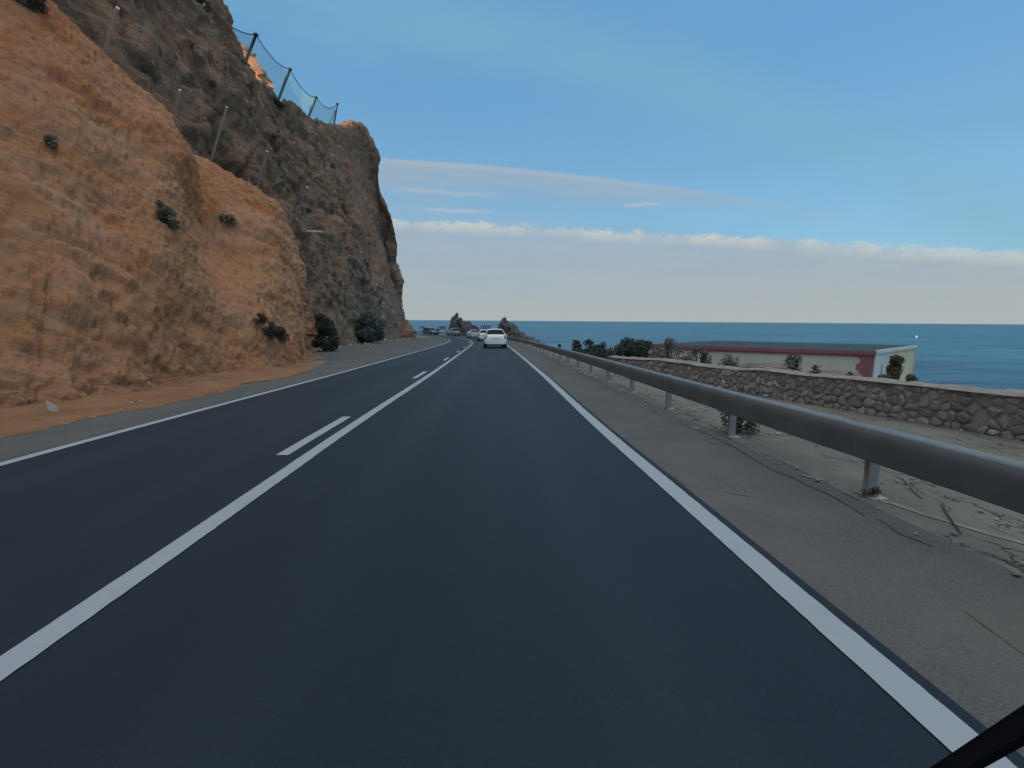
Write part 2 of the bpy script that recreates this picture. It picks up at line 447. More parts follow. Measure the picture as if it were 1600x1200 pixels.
def f_cliff(b, o, p):
    big = b.noise(o, .085, 5, .6, .6); mid = b.noise(b.scale(o, (1, 1, .6)), .55, 8, .70, .7); fine = b.noise(o, 2.4, 9, .75, .2); grit = b.noise(o, 8, 6, .75)
    blk = b.noise(dip(b, o, R(25), (1, .5, 1.3)), 1.1, 8, .72, .5)
    sx = b.n('ShaderNodeSeparateXYZ'); b.put(sx.inputs[0], o)
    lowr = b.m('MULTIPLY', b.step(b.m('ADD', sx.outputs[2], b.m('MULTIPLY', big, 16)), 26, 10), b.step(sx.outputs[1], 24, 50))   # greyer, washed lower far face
    c = b.mix(b.step(mid, .34, .66), (0.264, 0.161, 0.108, 1), (0.488, 0.306, 0.202, 1))
    c = b.mix(b.m('MULTIPLY', b.step(big, .46, .62), .65), c, (0.475, 0.222, 0.127, 1))
    c = b.mix(b.m('MULTIPLY', b.step(b.noise(o, .33, 7, .68, .4), .55, .68), .7), c, (0.686, 0.366, 0.215, 1))
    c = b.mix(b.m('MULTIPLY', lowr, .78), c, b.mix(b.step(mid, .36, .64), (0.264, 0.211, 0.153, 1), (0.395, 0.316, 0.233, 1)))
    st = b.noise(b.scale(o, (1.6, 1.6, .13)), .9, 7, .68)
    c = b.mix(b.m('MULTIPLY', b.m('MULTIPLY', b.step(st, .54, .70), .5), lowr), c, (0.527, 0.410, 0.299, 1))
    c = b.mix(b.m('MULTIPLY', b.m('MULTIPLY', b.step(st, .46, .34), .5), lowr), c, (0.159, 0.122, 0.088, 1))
    c = b.mix(b.m('MULTIPLY', b.step(b.noise(o, .8, 7, .72), .53, .64), .55), c, (0.163, 0.133, 0.074, 1))
    c = b.mix(b.m('MULTIPLY', b.step(blk, .44, .35), .7), c, (0.111, 0.067, 0.045, 1))
    c = b.mix(b.m('MULTIPLY', b.step(fine, .44, .34), .8), c, (0.073, 0.047, 0.034, 1))
    c = b.mix(b.m('MULTIPLY', b.step(fine, .57, .68), .6), c, (0.738, 0.478, 0.314, 1))
    c = b.mix(b.m('MULTIPLY', b.step(grit, .56, .68), .45), c, (0.132, 0.086, 0.058, 1))
    c = b.mix(b.m('MULTIPLY', b.step(grit, .42, .32), .3), c, (0.725, 0.488, 0.336, 1))
    b.put(p.inputs['Base Color'], c)
    h = b.m('ADD', b.m('ADD', b.m('ADD', b.m('MULTIPLY', mid, .8), fine), b.m('MULTIPLY', grit, .3)), b.m('MULTIPLY', blk, .8))
    b.put(p.inputs['Normal'], b.bump(h, 1.0, .55))
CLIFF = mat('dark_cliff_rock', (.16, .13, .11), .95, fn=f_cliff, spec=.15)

def f_farrock(b, o, p):
    n = b.noise(o, .9, 8, .7, .4); f = b.noise(o, 4, 7, .72)
    c = b.mix(b.step(n, .34, .66), (0.115, 0.111, 0.108, 1), (0.209, 0.196, 0.186, 1))
    c = b.mix(b.m('MULTIPLY', b.step(f, .46, .36), .7), c, (0.054, 0.051, 0.050, 1))
    b.put(p.inputs['Base Color'], c); b.put(p.inputs['Normal'], b.bump(b.m('ADD', n, f), 1.0, .5))
FARROCK = mat('grey_shore_rock', (.12, .11, .1), .95, fn=f_farrock, spec=.15)

def f_sea(b, o, p):
    geo = b.n('ShaderNodeNewGeometry'); P = geo.outputs['Position']
    w1 = b.noise(b.scale(P, (.25, 1, 1)), .55, 5, .65, .4); w2 = b.noise(b.scale(P, (.35, 1, 1)), .05, 4, .6, .3)
    w3 = b.noise(b.scale(P, (.2, 1, 1)), .006, 4, .6)
    c = b.mix(b.step(w3, .35, .68), (0.014, 0.092, 0.162, 1), (0.024, 0.137, 0.212, 1))
    c = b.mix(b.m('MULTIPLY', b.step(w2, .48, .68), .6), c, (0.039, 0.181, 0.267, 1))
    w4 = b.noise(b.scale(P, (.16, 1, 1)), .08, 9, .76, .5)
    c = b.mix(b.m('MULTIPLY', b.step(w4, .53, .42), .85), c, (0.008, 0.055, 0.099, 1))
    c = b.mix(b.m('MULTIPLY', b.step(w4, .55, .64), .7), c, (0.061, 0.218, 0.296, 1))
    foam = b.m('MULTIPLY', b.step(b.noise(b.scale(P, (.3, 1, 1)), .22, 6, .7), .70, .74), b.step(w2, .48, .6))
    c = b.mix(b.m('MULTIPLY', foam, .7), c, (0.609, 0.655, 0.612, 1))
    b.put(p.inputs['Base Color'], c)
    b.put(p.inputs['Normal'], b.bump(b.m('ADD', b.m('MULTIPLY', w1, .5), b.m('MULTIPLY', w2, 3.0)), 1.0, 1.6))
SEA = mat('sea_water', (.02, .1, .15), .38, fn=f_sea, spec=.16)

def f_steel(b, o, p):
    n = b.noise(o, 2.5, 6, .6); f = b.noise(o, 30, 4, .6)
    b.put(p.inputs['Base Color'], b.mix(b.step(n, .3, .7), (0.154, 0.181, 0.200, 1), (0.204, 0.232, 0.253, 1)))
    b.put(p.inputs['Roughness'], b.m('ADD', .75, b.m('MULTIPLY', f, .2)))
STEEL = mat('galvanised_steel', (.2, .22, .24), .6, .15, fn=f_steel, spec=.12)
def f_post(b, o, p):
    n = b.noise(o, 9, 5, .65)
    b.put(p.inputs['Base Color'], b.mix(b.step(n, .35, .7), (.30, .31, .29, 1), (.42, .43, .40, 1)))
POST = mat('post_steel', (.42, .42, .4), .6, .2, fn=f_post)
DARKPOST = mat('dark_post_paint', (.018, .028, .034), .5, .3)
PALEPOST = mat('pale_post_steel', (.58, .53, .48), .6, .2)
NETM = mat('net_wire', (.26, .46, .38), .7)
RED = mat('red_reflector', (.55, .05, .03), .3)

def f_stone(b, o, p):
    at_ = b.n('ShaderNodeAttribute'); at_.attribute_name = 'tint'
    n = b.noise(o, 14, 6, .65); f = b.noise(o, 60, 4, .7)
    c = b.mix(b.m('MULTIPLY', b.step(n, .4, .7), .5), at_.outputs['Color'], (.19, .175, .155, 1))
    c = b.mix(b.m('MULTIPLY', b.step(f, .6, .75), .3), c, (.48, .39, .34, 1))
    b.put(p.inputs['Base Color'], c); b.put(p.inputs['Normal'], b.bump(b.m('ADD', n, b.m('MULTIPLY', f, .4)), .8, .02))
STONE = mat('rubble_stone', (.26, .22, .18), .9, fn=f_stone, spec=.2)
def f_mortar(b, o, p):
    n = b.noise(o, 12, 6, .7)
    b.put(p.inputs['Base Color'], b.mix(b.step(n, .3, .7), (.26, .25, .235, 1), (.37, .355, .335, 1)))
    b.put(p.inputs['Normal'], b.bump(n, .8, .03))
MORTAR = mat('mortar', (.12, .11, .1), .95, fn=f_mortar, spec=.15)
def f_cap(b, o, p):
    n = b.noise(o, 7, 6, .7)
    b.put(p.inputs['Base Color'], b.mix(b.step(n, .35, .65), (.20, .185, .165, 1), (.34, .32, .285, 1)))
    b.put(p.inputs['Normal'], b.bump(n, .9, .04))
CAP = mat('mortar_cap', (.38, .35, .3), .95, fn=f_cap, spec=.2)

def f_render(c0, c1):
    def f(b, o, p):
        n = b.noise(o, .7, 6, .6); st = b.noise(b.scale(o, (1, 1, .15)), 2.5, 5, .6)
        c = b.mix(b.step(n, .3, .75), c0, c1)
        c = b.mix(b.m('MULTIPLY', b.step(st, .58, .78), .3), c, tuple(v * .6 for v in c0[:3]) + (1,))
        b.put(p.inputs['Base Color'], c); b.put(p.inputs['Normal'], b.bump(b.noise(o, 40, 4, .7), .25, .01))
    return f
WALLG = mat('beige_render', (.42, .38, .33), .9, fn=f_render((.64, .58, .48, 1), (.72, .66, .56, 1)), spec=.2)
WALLW = mat('white_render', (.75, .73, .66), .9, fn=f_render((.70, .69, .64, 1), (.80, .78, .72, 1)), spec=.2)
WALLY = mat('cream_render', (.75, .66, .42), .9, fn=f_render((.78, .64, .38, 1), (.88, .74, .46, 1)), spec=.2)
REDTRIM = mat('maroon_paint', (.28, .055, .06), .75, fn=f_render((.27, .105, .11, 1), (.35, .15, .15, 1)), spec=.3)
ROOF = mat('roof_felt', (.06, .085, .10), .9, fn=f_render((.035, .055, .065, 1), (.06, .085, .095, 1)), spec=.2)

def leafmat(name, c0, c1):
    def f(b, o, p):
        n = b.noise(o, 7, 4, .6); g = b.noise(o, 40, 2, .5)
        c = b.mix(b.step(n, .35, .65), (*c0, 1), (*c1, 1))
        c = b.mix(b.m('MULTIPLY', b.step(g, .45, .7), .4), c, tuple(v * 1.5 for v in c1) + (1,))
        b.put(p.inputs['Base Color'], c)
    return mat(name, c0, .75, fn=f, spec=.25)
LEAF_D = leafmat('leaf_dark', (.046, .057, .044), (.080, .095, .070))
LEAF_G = leafmat('leaf_green', (.095, .118, .092), (.145, .165, .13))
LEAF_O = leafmat('leaf_olive', (.105, .105, .068), (.18, .168, .115))
LEAF_OD = leafmat('leaf_dark_olive', (.060, .062, .042), (.10, .098, .068))
LEAF_S = leafmat('leaf_dusty', (.17, .155, .10), (.28, .25, .17))
LEAF_B = leafmat('leaf_dry', (.12, .095, .075), (.20, .165, .13))
LEAF_GR = leafmat('leaf_grey', (.13, .14, .125), (.22, .22, .195))
TWIG = mat('twig', (.10, .075, .055), .9)

def paint(name, col, rough=.28):
    def f(b, o, p):
        n = b.noise(o, 3, 5, .6)
        b.put(p.inputs['Base Color'], b.mix(b.m('MULTIPLY', b.step(n, .4, .8), .25), (*col, 1), tuple(c * .75 for c in col) + (1,)))
        p.inputs['Coat Weight'].default_value = .6; p.inputs['Coat Roughness'].default_value = .1
    return mat(name, col, rough, fn=f)
P_WHITE = paint('white_car_paint', (.84, .83, .82)); P_SILV = paint('silver_car_paint', (.52, .53, .54)); P_GREY = paint('grey_car_paint', (.22, .225, .22))
P_DARK = paint('dark_car_paint', (.035, .045, .055))
GLASS = mat('car_glass', (.012, .016, .02), .12, 0, spec=.10)
TYRE = mat('tyre_rubber', (.02, .02, .02), .9); RIM = mat('rim_metal', (.45, .46, .47), .35, .8)
TAIL = mat('tail_light', (.34, .10, .11), .25); HEAD = mat('head_light', (.7, .72, .75), .15); BLACK = mat('black_plastic', (.02, .021, .023), .6)
PLATE = mat('number_plate', (.75, .74, .70), .4)
RUBBER = mat('wiper_rubber', (.012, .016, .022), .55)

# ------------------------------------------------------------------ the setting: sea, ground, road
def build_sea():
    rs = [0, 40, 80, 130, 200, 320, 520, 900, 1600, 3000, 6000, 12000, 25000, 60000]; n = 96
    V = [(0, 0, -15)]; F = []
    for r in rs[1:]:
        for k in range(n): V.append((r * cos(2 * pi * k / n), r * sin(2 * pi * k / n), -15))
    for k in range(n): F.append((0, 1 + k, 1 + (k + 1) % n))
    for i in range(len(rs) - 2):
        for k in range(n):
            a = 1 + i * n; F.append((a + k, a + n + k, a + n + (k + 1) % n, a + (k + 1) % n))
    tag(mesh('sea', V, F, SEA), kind='structure')
build_sea()

WALLPTS = [(8.6, -4), (7.4, 2.0), (6.98, 3.6), (6.50, 5.4), (6.13, 6.8), (5.70, 8.2), (5.14, 10.0), (4.28, 12.5), (3.33, 15.3)]
_WP = crs(WALLPTS, 12)
def wallX(Y): return float(np.interp(Y, _WP[:, 1], _WP[:, 0]))

def edgeX(Y):
    a = pathX(Y) + 4.97 + 1.3
    if Y < 22:
        w = wallX(min(Y, 15)) + 1.3
        t = max(0, min(1, (Y - 15) / 7.0)); return w * (1 - t) + a * t
    return a
def gz(X, Y):
    z = zp(Y)
    e = X - edgeX(Y)
    if Y > 140: e = max(e, (Y - 140) * .9)
    if e > 0:
        f1 = min(e * .85, 3.6)
        xe = 31.0 if Y < 36 else 31 - (Y - 36) * 3.2
        f2 = max(0, max(X - max(xe, edgeX(Y) + 4.3), 0)) * 1.0
        z -= f1 + min(f2, 18)
        z += .35 * sin(X * .9 + Y * .5) * min(1, e * .3) * (f2 < 1)
    return z
def build_ground():
    xs = sorted(set([-160, -90, -60, -45, -35, -28, -22] + [round(v, 2) for v in np.arange(-18, 20, .8)] + [round(v, 2) for v in np.arange(20, 64, 2)] + [80]))
    ys = sorted(set([-160, -90] + [round(v, 2) for v in np.arange(-60, -4, 4)] + [round(v, 2) for v in np.arange(-4, 50, 1)] + [round(v, 2) for v in np.arange(50, 176, 2)] + [200]))
    V = [(x, y, gz(x, y)) for y in ys for x in xs]; n = len(xs); F = []
    for j in range(len(ys) - 1):
        for i in range(n - 1): F.append((j * n + i, j * n + i + 1, (j + 1) * n + i + 1, (j + 1) * n + i))
    o = mesh('ground', V, F, GROUND, sm=180); tag(o, kind='structure')
build_ground()

RD_L, RD_R = -2.93, 3.56
sv = np.concatenate([np.arange(-50, 60, 1.0), np.arange(60, 190, 1.0)])
tag(ribbon('road', sv, RD_L, RD_R, .030, A_NEW, rows=5), kind='structure')
# vertical edge of the fresh asphalt layer is 3 cm; worn shoulder on the right, concrete strip under the rail, worn pull-off on the left
svf = np.arange(-40, 100, .25)
rg = np.array([.16 * (vnoise(np.array([[s * .7, 3.1, 0]]), 5)[0]) + .05 * vnoise(np.array([[s * 4.1, 1.1, 0]]), 6)[0] for s in svf])
tag(ribbon('road_shoulder', svf, 3.50, 4.88 + rg * .5, .014, A_OLD), kind='structure')
svc = np.arange(-30, 24, .25)
cw = np.array([min(wallX(y), 9) for y in path(svc)[1]]) - path(svc)[0]
tag(ribbon('concrete_apron', svc, 4.70, np.maximum(cw + .1, 5.5), .008, CONC), kind='structure')
svl = np.arange(-40, 92, .25)
lw = np.interp(svl, [-40, 3, 8, 14, 17, 20, 24, 30, 50, 66, 78, 84, 92], [-4.2, -4.2, -4.15, -3.95, -4.6, -5.6, -7.5, -10.0, -11.2, -9.5, -7.5, -5.2, -3.6])
lr = np.array([.18 * (vnoise(np.array([[s * .5, 7.1, 0]]), 8)[0]) + .07 * vnoise(np.array([[s * 3.1, 1.1, 4]]), 9)[0] for s in svl])
tag(ribbon('pull_off', svl, lw + lr, -2.88, .012, A_OLD, rows=4), kind='structure')

# road paint
def paintline(name, s0, s1, d0, d1, step=.5, lab=None):
    q = np.concatenate([np.arange(s0, -1, step), np.arange(max(s0, -1), 24, .03), np.arange(24, s1 + 1e-6, step)])
    jt = lambda k: np.array([.0015 * vnoise(np.array([[s * 3.0, k, 0]]), 71)[0] + .0028 * vnoise(np.array([[s * 19.0, k, 3]]), 72)[0] for s in q])
    return tag(ribbon(name, q, d0 + jt(d0 * 9.7), d1 + jt(d1 * 9.7 + 4), .036, LINE), kind='structure')
paintline('centre_line', -10, 180, -.065, .075)
paintline('edge_line', -10, 180, 3.345, 3.495)
paintline('edge_line', -10, 180, -2.88, -2.75)
for k in range(-2, 16):
    s0 = 4.50 + 7.6 * k
    ribbon_ = ribbon('lane_dash', np.arange(s0, s0 + 2.11, .3), -.345, -.215, .036, LINE); tag(ribbon_, kind='structure')

def strip(name, pts, w, lift, m):
    P = crs([(p.x, p.y) for p in pts], 10); V = []; F = []
    rnd = random.Random(3)
    for i, p in enumerate(P):
        t = P[min(i + 1, len(P) - 1)] - P[max(i - 1, 0)]; t = t / np.linalg.norm(t); n = np.array([t[1], -t[0]])
        jit = .35 if m is CRACK else .06; ww = w * (rnd.uniform(.5, 1.0) if m is CRACK else rnd.uniform(.75, 1)); j = n * rnd.uniform(-jit, jit) * w
        a, b_ = p + j + n * ww, p + j - n * ww
        V += [(a[0], a[1], zp(a[1]) + lift), (b_[0], b_[1], zp(b_[1]) + lift)]
    for i in range(len(P) - 1): F.append((2 * i, 2 * i + 1, 2 * i + 3, 2 * i + 2))
    return tag(mesh(name, V, F, m), kind='structure')
G = lambda L: [gat(*p) for p in L]
strip('crack', G([(1060, 662), (1130, 692), (1200, 733), (1230, 745), (1260, 761), (1300, 779), (1340, 803), (1352, 811)]), 0.0068, .019, CRACK)
strip('crack', G([(1370, 815), (1390, 826), (1402, 837), (1430, 848), (1456, 859)]), 0.0062, .019, CRACK)
strip('crack', G([(1520, 864), (1548, 872), (1570, 880), (1600, 893), (1660, 915)]), 0.0093, .019, CRACK)
strip('crack', G([(1318, 773), (1335, 782), (1352, 788), (1370, 793)]), 0.0062, .019, CRACK)
strip('crack', G([(1282, 711), (1300, 718), (1330, 722), (1362, 725)]), 0.0074, .019, CRACK)
strip('crack', G([(1380, 730), (1400, 734), (1425, 742)]), 0.0062, .019, CRACK)
strip('crack', G([(1395, 745), (1410, 752), (1424, 768), (1440, 782)]), 0.0074, .019, CRACK)
strip('crack', G([(1390, 756), (1412, 759), (1440, 757)]), 0.0056, .019, CRACK)
strip('crack', G([(1470, 790), (1480, 808), (1494, 828), (1500, 838)]), 0.0087, .019, CRACK)
strip('faded_yellow_line', G([(1375, 785), (1395, 789), (1420, 798), (1460, 811), (1500, 823), (1540, 835), (1600, 852), (1700, 880)]), .032, .0125, YELLOW)
strip('faded_yellow_line', G([(1252, 746), (1270, 750), (1288, 754)]), .022, .022, YELLOW)

# ------------------------------------------------------------------ rock faces
def loft(net, nr, nc):
    net = np.asarray(net, float)
    A = np.stack([crs(net[:, j], nr) for j in range(net.shape[1])], 1)
    B = []
    for i in range(A.shape[0]):
        P = np.vstack([2 * A[i, 0] - A[i, 1], A[i], 2 * A[i, -1] - A[i, -2]]); out = []
        for j in range(1, len(P) - 2):
            n = nc[j - 1]; t = np.linspace(0, 1, n, endpoint=False)[:, None]
            a, b_, c, d = P[j - 1], P[j], P[j + 1], P[j + 2]
            out.append(.5 * (2 * b_ + (c - a) * t + (2 * a - 5 * b_ + 4 * c - d) * t ** 2 + (3 * b_ - a - 3 * c + d) * t ** 3))
        out.append(P[-2][None]); B.append(np.vstack(out))
    return np.array(B)
def grid_normals(G_):
    du = np.gradient(G_, axis=0); dv = np.gradient(G_, axis=1)
    n = np.cross(dv, du); l = np.linalg.norm(n, axis=2, keepdims=True); l[l == 0] = 1
    return n / l
def grid_faces(r, c, off=0):
    i = np.arange(r - 1)[:, None] * c + np.arange(c - 1)[None] + off
    return np.stack([i, i + 1, i + c + 1, i + c], -1).reshape(-1, 4).tolist()

def v3(p): return (p[0], p[1], p[2])

def orange_hill():
    # lobe A: the near spur. crest seen against the darker cliff, given a real distance
    crest = [(-26, -60, 17), (-22, -10, 17), (-20.5, 4, 16.5), (-20.0, 10, 16)] + \
            [v3(at(x, y, Y)) for x, y, Y in [(-120, -75, 16.0), (30, 0, 17.2), (100, 52, 17.8), (150, 93, 18.2), (190, 128, 18.7), (245, 170, 19.2), (266, 193, 19.6),
                                             (274, 240, 20.0), (294, 300, 20.4), (335, 400, 20.4), (400, 500, 19.8)]]
    def gb(px, py): p = gat(px, py); return (p.x, p.y, p.z)
    base = [(-8.6, -60, 1.4), (-8.6, -10, .2), (-8.55, -3, 0), (-8.55, 1.5, 0), (-8.5, 5, -.1), gb(0, 645), gb(50, 640), gb(110, 631), gb(160, 625), gb(215, 616),
            gb(260, 607), gb(310, 598), gb(350, 592), gb(395, 585), gb(440, 576)]
    base = [(b_[0], b_[1], b_[2] - .5) for b_ in base]
    rows = []
    for t, bulge in ((0, 0), (.06, .25), (.28, .55), (.52, .6), (.78, .55), (1, 0)):
        row = []
        for a, c in zip(base, crest):
            a, c = np.array(a), np.array(c); p = a + (c - a) * t
            hgt = np.linalg.norm(c - a); p = p + np.array([.85, -.25, .55]) * bulge * hgt * .075
            row.append(p)
        rows.append(row)
    back = [np.array(c) + np.array([-3.5, 3.0, -.3 * (i > 3)]) for i, c in enumerate(crest)]
    back2 = [np.array(c) + np.array([-14, 9, -1.0]) for c in crest]
    rows += [back, back2]
    g = loft(rows, 36, [4, 10, 16, 22, 34, 66, 44, 40, 34, 34, 24, 28, 32, 36])
    # lobe B: the shoulder behind it running to the nose at the pull-off
    crestB = [v3(at(x, y, Y)) for x, y, Y in [(150, 215, 26), (230, 232, 24.5), (285, 246, 23.6), (335, 260, 23.2), (388, 288, 22.8), (428, 322, 22.4), (450, 370, 22.2),
                                              (466, 420, 21.9), (476, 470, 21.6), (484, 520, 21.2)]]
    baseB = [gb(180, 622), gb(260, 607), gb(315, 597), gb(360, 590), gb(400, 583), gb(435, 577), gb(460, 572), gb(474, 568), gb(483, 565), gb(490, 561)]
    baseB = [(p[0], p[1], p[2] - .5) for p in baseB]
    rb = []
    for t, bulge in ((0, 0), (.06, .2), (.3, .45), (.6, .6), (.85, .45), (1, 0)):
        row = []
        for a, c in zip(baseB, crestB):
            a, c = np.array(a), np.array(c); p = a + (c - a) * t; hgt = np.linalg.norm(c - a)
            row.append(p + np.array([.7, -.35, .45]) * bulge * hgt * .075)
        rb.append(row)
    rb += [[np.array(c) + np.array([-2.5, 2.2, -.5]) for c in crestB], [np.array(c) + np.array([-9, 6, -3]) for c in crestB]]
    g2 = loft(rb, 32, [22, 34, 34, 36, 36, 30, 28, 26, 24])
    V, F = [], []
    for g_, sd in ((g, 0), (g2, 40)):
        N = grid_normals(g_); r, c = g_.shape[:2]; P = g_.reshape(-1, 3).copy(); n = N.reshape(-1, 3)
        d = .34 * fbm(P * .25, 3, 3)
        f1, e1 = facet((P + .5 * fbm(P * .7, 3, 77)[:, None]) * np.array([.55, .40, .55]), 11, .8, .6)
        f2, e2 = facet(P * 2.1, 23, .8, .8); f3, e3 = facet(P * 4.6, 29, .9, .8)
        ca, sa = cos(R(33)), sin(R(33)); Q = np.stack([P[:, 0] * .8, (P[:, 1] * ca - P[:, 2] * sa) * .28, (P[:, 1] * sa + P[:, 2] * ca) * 1.0], 1)
        d += .07 * f1 + .05 * f2 + .04 * f3 + .10 * fbm(Q * .8, 5, 51, .6) + .045 * fbm(P * 3.3, 4, 9, .65) + .035 * fbm(P * 7.7, 2, 19)
        rid = 1 - np.abs(vnoise(Q * np.array([.8, .9, .6]) + 3, 31)); d += -.07 * np.clip(rid - .84, 0, 1) / .16
        # fade so the foot stays on its line
        P += n * d[:, None]
        F += grid_faces(r, c, len(V)); V += P.tolist()
    o = mesh('hillside', V, F, ORANGE, sm=180); tag(o, kind='structure'); return o
HILL = orange_hill()

def cliff():
    crest = [(-42, -150, 40), (-36, -70, 38), (-33, -20, 37), (-32, 8, 36), (-31, 24, 35.5), v3(at(180, -130, 36)), v3(at(290, -45, 43)), v3(at(337, 20, 46.5)),
             v3(at(350, 78, 47.5)), v3(at(378, 103, 50)), v3(at(440, 146, 57)), v3(at(484, 179, 65)), v3(at(522, 198, 74)), v3(at(556, 197, 80))]
    base = [(-17, -150, 2), (-17, -70, 1), (-17, -20, 0), (-16.5, 8, -.2), (-14.5, 22, -.6), (-13.3, 28.5, -.7), (-14.2, 36, -.9), (-14.8, 42, -1), (-15.3, 47, -1.1), (-15.8, 53, -1.3),
            (-16.6, 60, -1.5), (-17.6, 68, -1.7), (-18.9, 77, -1.9), (-20.2, 85, -2.1)]
    rows = []
    ts = [0, .05, .13, .22, .31, .42, .53, .64, .76, .88, 1]
    for t in ts:
        row = []
        for a, c in zip(base, crest):
            a, c = np.array(a), np.array(c)
            k = t ** 1.55 * .75 + t * .25
            row.append(np.array([a[0] + (c[0] - a[0]) * k, a[1] + (c[1] - a[1]) * k, (a[2] - .8) + (c[2] - a[2] + .8) * t]))
        rows.append(row)
    # headland profile, bottom to top, at the silhouette column and the columns wrapping behind it
    prof = [(641, 529), (634, 512), (622, 495), (615, 468), (617, 437), (606, 424), (608, 392), (613, 358), (592, 312), (589, 250), (561, 200)]
    for i, (x, y) in enumerate(prof):
        p = np.array(v3(at(x, y, 83.0)))
        if i == 0: p[2] = zp(83) - .8
        rows[i].append(p)
        rows[i].append(p + np.array([-9, 8, -.3 - i * .25])); rows[i].append(p + np.array([-26, 16, -.3 - i * .6])); rows[i].append(p + np.array([-70, 30, -1 - i * 1.0]))
    top = rows[-1]
    rows.append([np.array(c) + np.array([-3, 1.5, .1 if j < 8 else -.4]) for j, c in enumerate(top)])
    rows.append([np.array(c) + np.array([-18, 5, 2.6 if 11 <= j <= 16 else -1.5]) for j, c in enumerate(top)])  # plateau behind the headland raised, out of view, to hold off low sun
    rows.append([np.array(c) + np.array([-60, 6, -6]) for c in top])
    g = loft(rows, 17, [4, 6, 8, 14, 34, 34, 30, 24, 26, 34, 36, 36, 34, 16, 22, 12, 6])
    N = grid_normals(g); r, c = g.shape[:2]; P = g.reshape(-1, 3).copy(); n = N.reshape(-1, 3)
    sz = np.clip((P[:, 1] - 5) / 40, .55, 1.35)
    d = .9 * fbm(P * np.array([.11, .11, .09]), 4, 3)
    f1, e1 = facet((P + 1.2 * fbm(P * .3, 3, 77)[:, None]) * np.array([.26, .24, .18]), 11, .9, .9)
    f2, e2 = facet((P + .5 * fbm(P * .8, 2, 78)[:, None]) * np.array([.75, .75, .5]), 23, .9, .8)
    f3, e3 = facet(P * 1.7, 45, .8, .8)
    d += .50 * f1 + .30 * f2 + .16 * f3 - .14 * np.exp(-(e1 / .05) ** 2) - .08 * np.exp(-(e2 / .06) ** 2) + .20 * fbm(P * 1.3, 5, 9, .65)
    gul = 1 - np.abs(vnoise(P * np.array([.22, .22, .04]) + 8, 61)); d -= .9 * np.clip(gul - .82, 0, 1) / .18
    d *= np.clip((P[:, 2] + 2.2) / 5, .25, 1) * np.interp(P[:, 1], [60, 76], [1, .45])
    P += n * d[:, None]
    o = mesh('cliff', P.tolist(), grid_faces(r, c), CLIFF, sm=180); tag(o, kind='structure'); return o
CLF = cliff()

def bvh(o):
    me = o.data
    return BVHTree.FromPolygons([v.co.copy() for v in me.vertices], [tuple(p.vertices) for p in me.polygons])
BV_H, BV_C = bvh(HILL), bvh(CLF)
def hit(px, py, which):
    d = dirn(px, py).normalized()
    loc, nr, i, dist = which.ray_cast(Vector((0, 0, CAMH)), d)
    return loc, nr
def anyhit(px, py):
    a, b_ = hit(px, py, BV_H), hit(px, py, BV_C)
    if a[0] is None: return b_
    if b_[0] is None: return a
    return a if a[0].y < b_[0].y else b_

def rock_lump(name, c, size, m, seed, sub=4, amp=.35, parent=None, rz=0, f=1.0):
    bm = bmesh.new(); bmesh.ops.create_icosphere(bm, subdivisions=sub, radius=1)
    P = np.array([v.co for v in bm.verts]); q = P * f + seed * 3.7
    f1, e = facet(q * 1.3, seed, 1.0, .9); f2, _ = facet(q * 3.1, seed + 5, .9, .8)
    s = 1 + amp * (.8 * f1 + .3 * f2 + .35 * fbm(q * 1.1, 3, seed))
    P = P * s[:, None] * np.array(size)
    for v, p in zip(bm.verts, P): v.co = p
    me = bpy.data.meshes.new(name); bm.to_mesh(me); bm.free(); smooth(me, 35)
    o = link(name, me, m, parent, c); o.rotation_euler = (0, 0, rz); return o

# sunlit crown of rock behind the notch of the ridge, boulder on the headland
k = rock_lump('rock', at(371, 106, 61), (4.4, 2.2, 2.0), ORANGE, 3, 5, .45, f=1.6); k.rotation_euler = (0, R(40), 0)
tag(k, 'sunlit orange rock knob showing behind the cliff ridge below the net', 'rock')
k = rock_lump('boulder', at(546, 208, 80), (1.9, 1.8, 1.75), CLIFF, 9, 4, .3)
tag(k, 'square dark boulder on top of the headland just past the net', 'rock')

for px, py, Y, r, sd, lab in ((627, 521, 79, 2.3, 41, 'reddish boulder mass flaring out at the foot of the headland'), (636, 527, 78, 1.3, 44, 'smaller rock at the outer tip of the headland foot'), (613, 527, 76, 1.5, 47, 'rock block at the headland foot right of the big green bush')):
    t = at(px, py, Y); k = rock_lump('boulder', (t.x, Y, t.z - .3), (r, r, r * 1.05), CLIFF, sd, 4, .3); tag(k, lab, 'rock')

# orange dirt apron at the foot of the slope
def dirt_apron():
    sv_ = np.arange(-30, 22.5, .2); V = []; F = []; n = 9
    outer = np.interp(sv_, [-30, 5, 9, 12, 15, 17, 18.5, 22], [-4.0, -3.95, -4.05, -4.05, -4.3, -4.9, -5.5, -6.4])
    rr = np.array([.22 * vnoise(np.array([[s * .9, 2.2, 1]]), 14)[0] + .10 * vnoise(np.array([[s * 4.3, 1.7, 6]]), 15)[0] for s in sv_])
    inner = -7.2
    for j in range(n):
        t = j / (n - 1)
        d = (outer + rr) * (1 - t) + inner * t
        x, y = path(sv_, d)
        hh = .016 + .20 * t ** 1.3 + np.array([.05 * vnoise(np.array([[a * 1.6, b_ * 1.6, 0]]), 19)[0] * min(1, t * 3) for a, b_ in zip(x, y)])
        V += [(a, b_, zp(b_) + max(h_, .016)) for a, b_, h_ in zip(x, y, hh)]
    m = len(sv_)
    for j in range(n - 1):
        for i in range(m - 1): F.append((j * m + i, j * m + i + 1, (j + 1) * m + i + 1, (j + 1) * m + i))
    tag(mesh('dirt_bank', V, F, DIRT, sm=180), kind='structure')
dirt_apron()

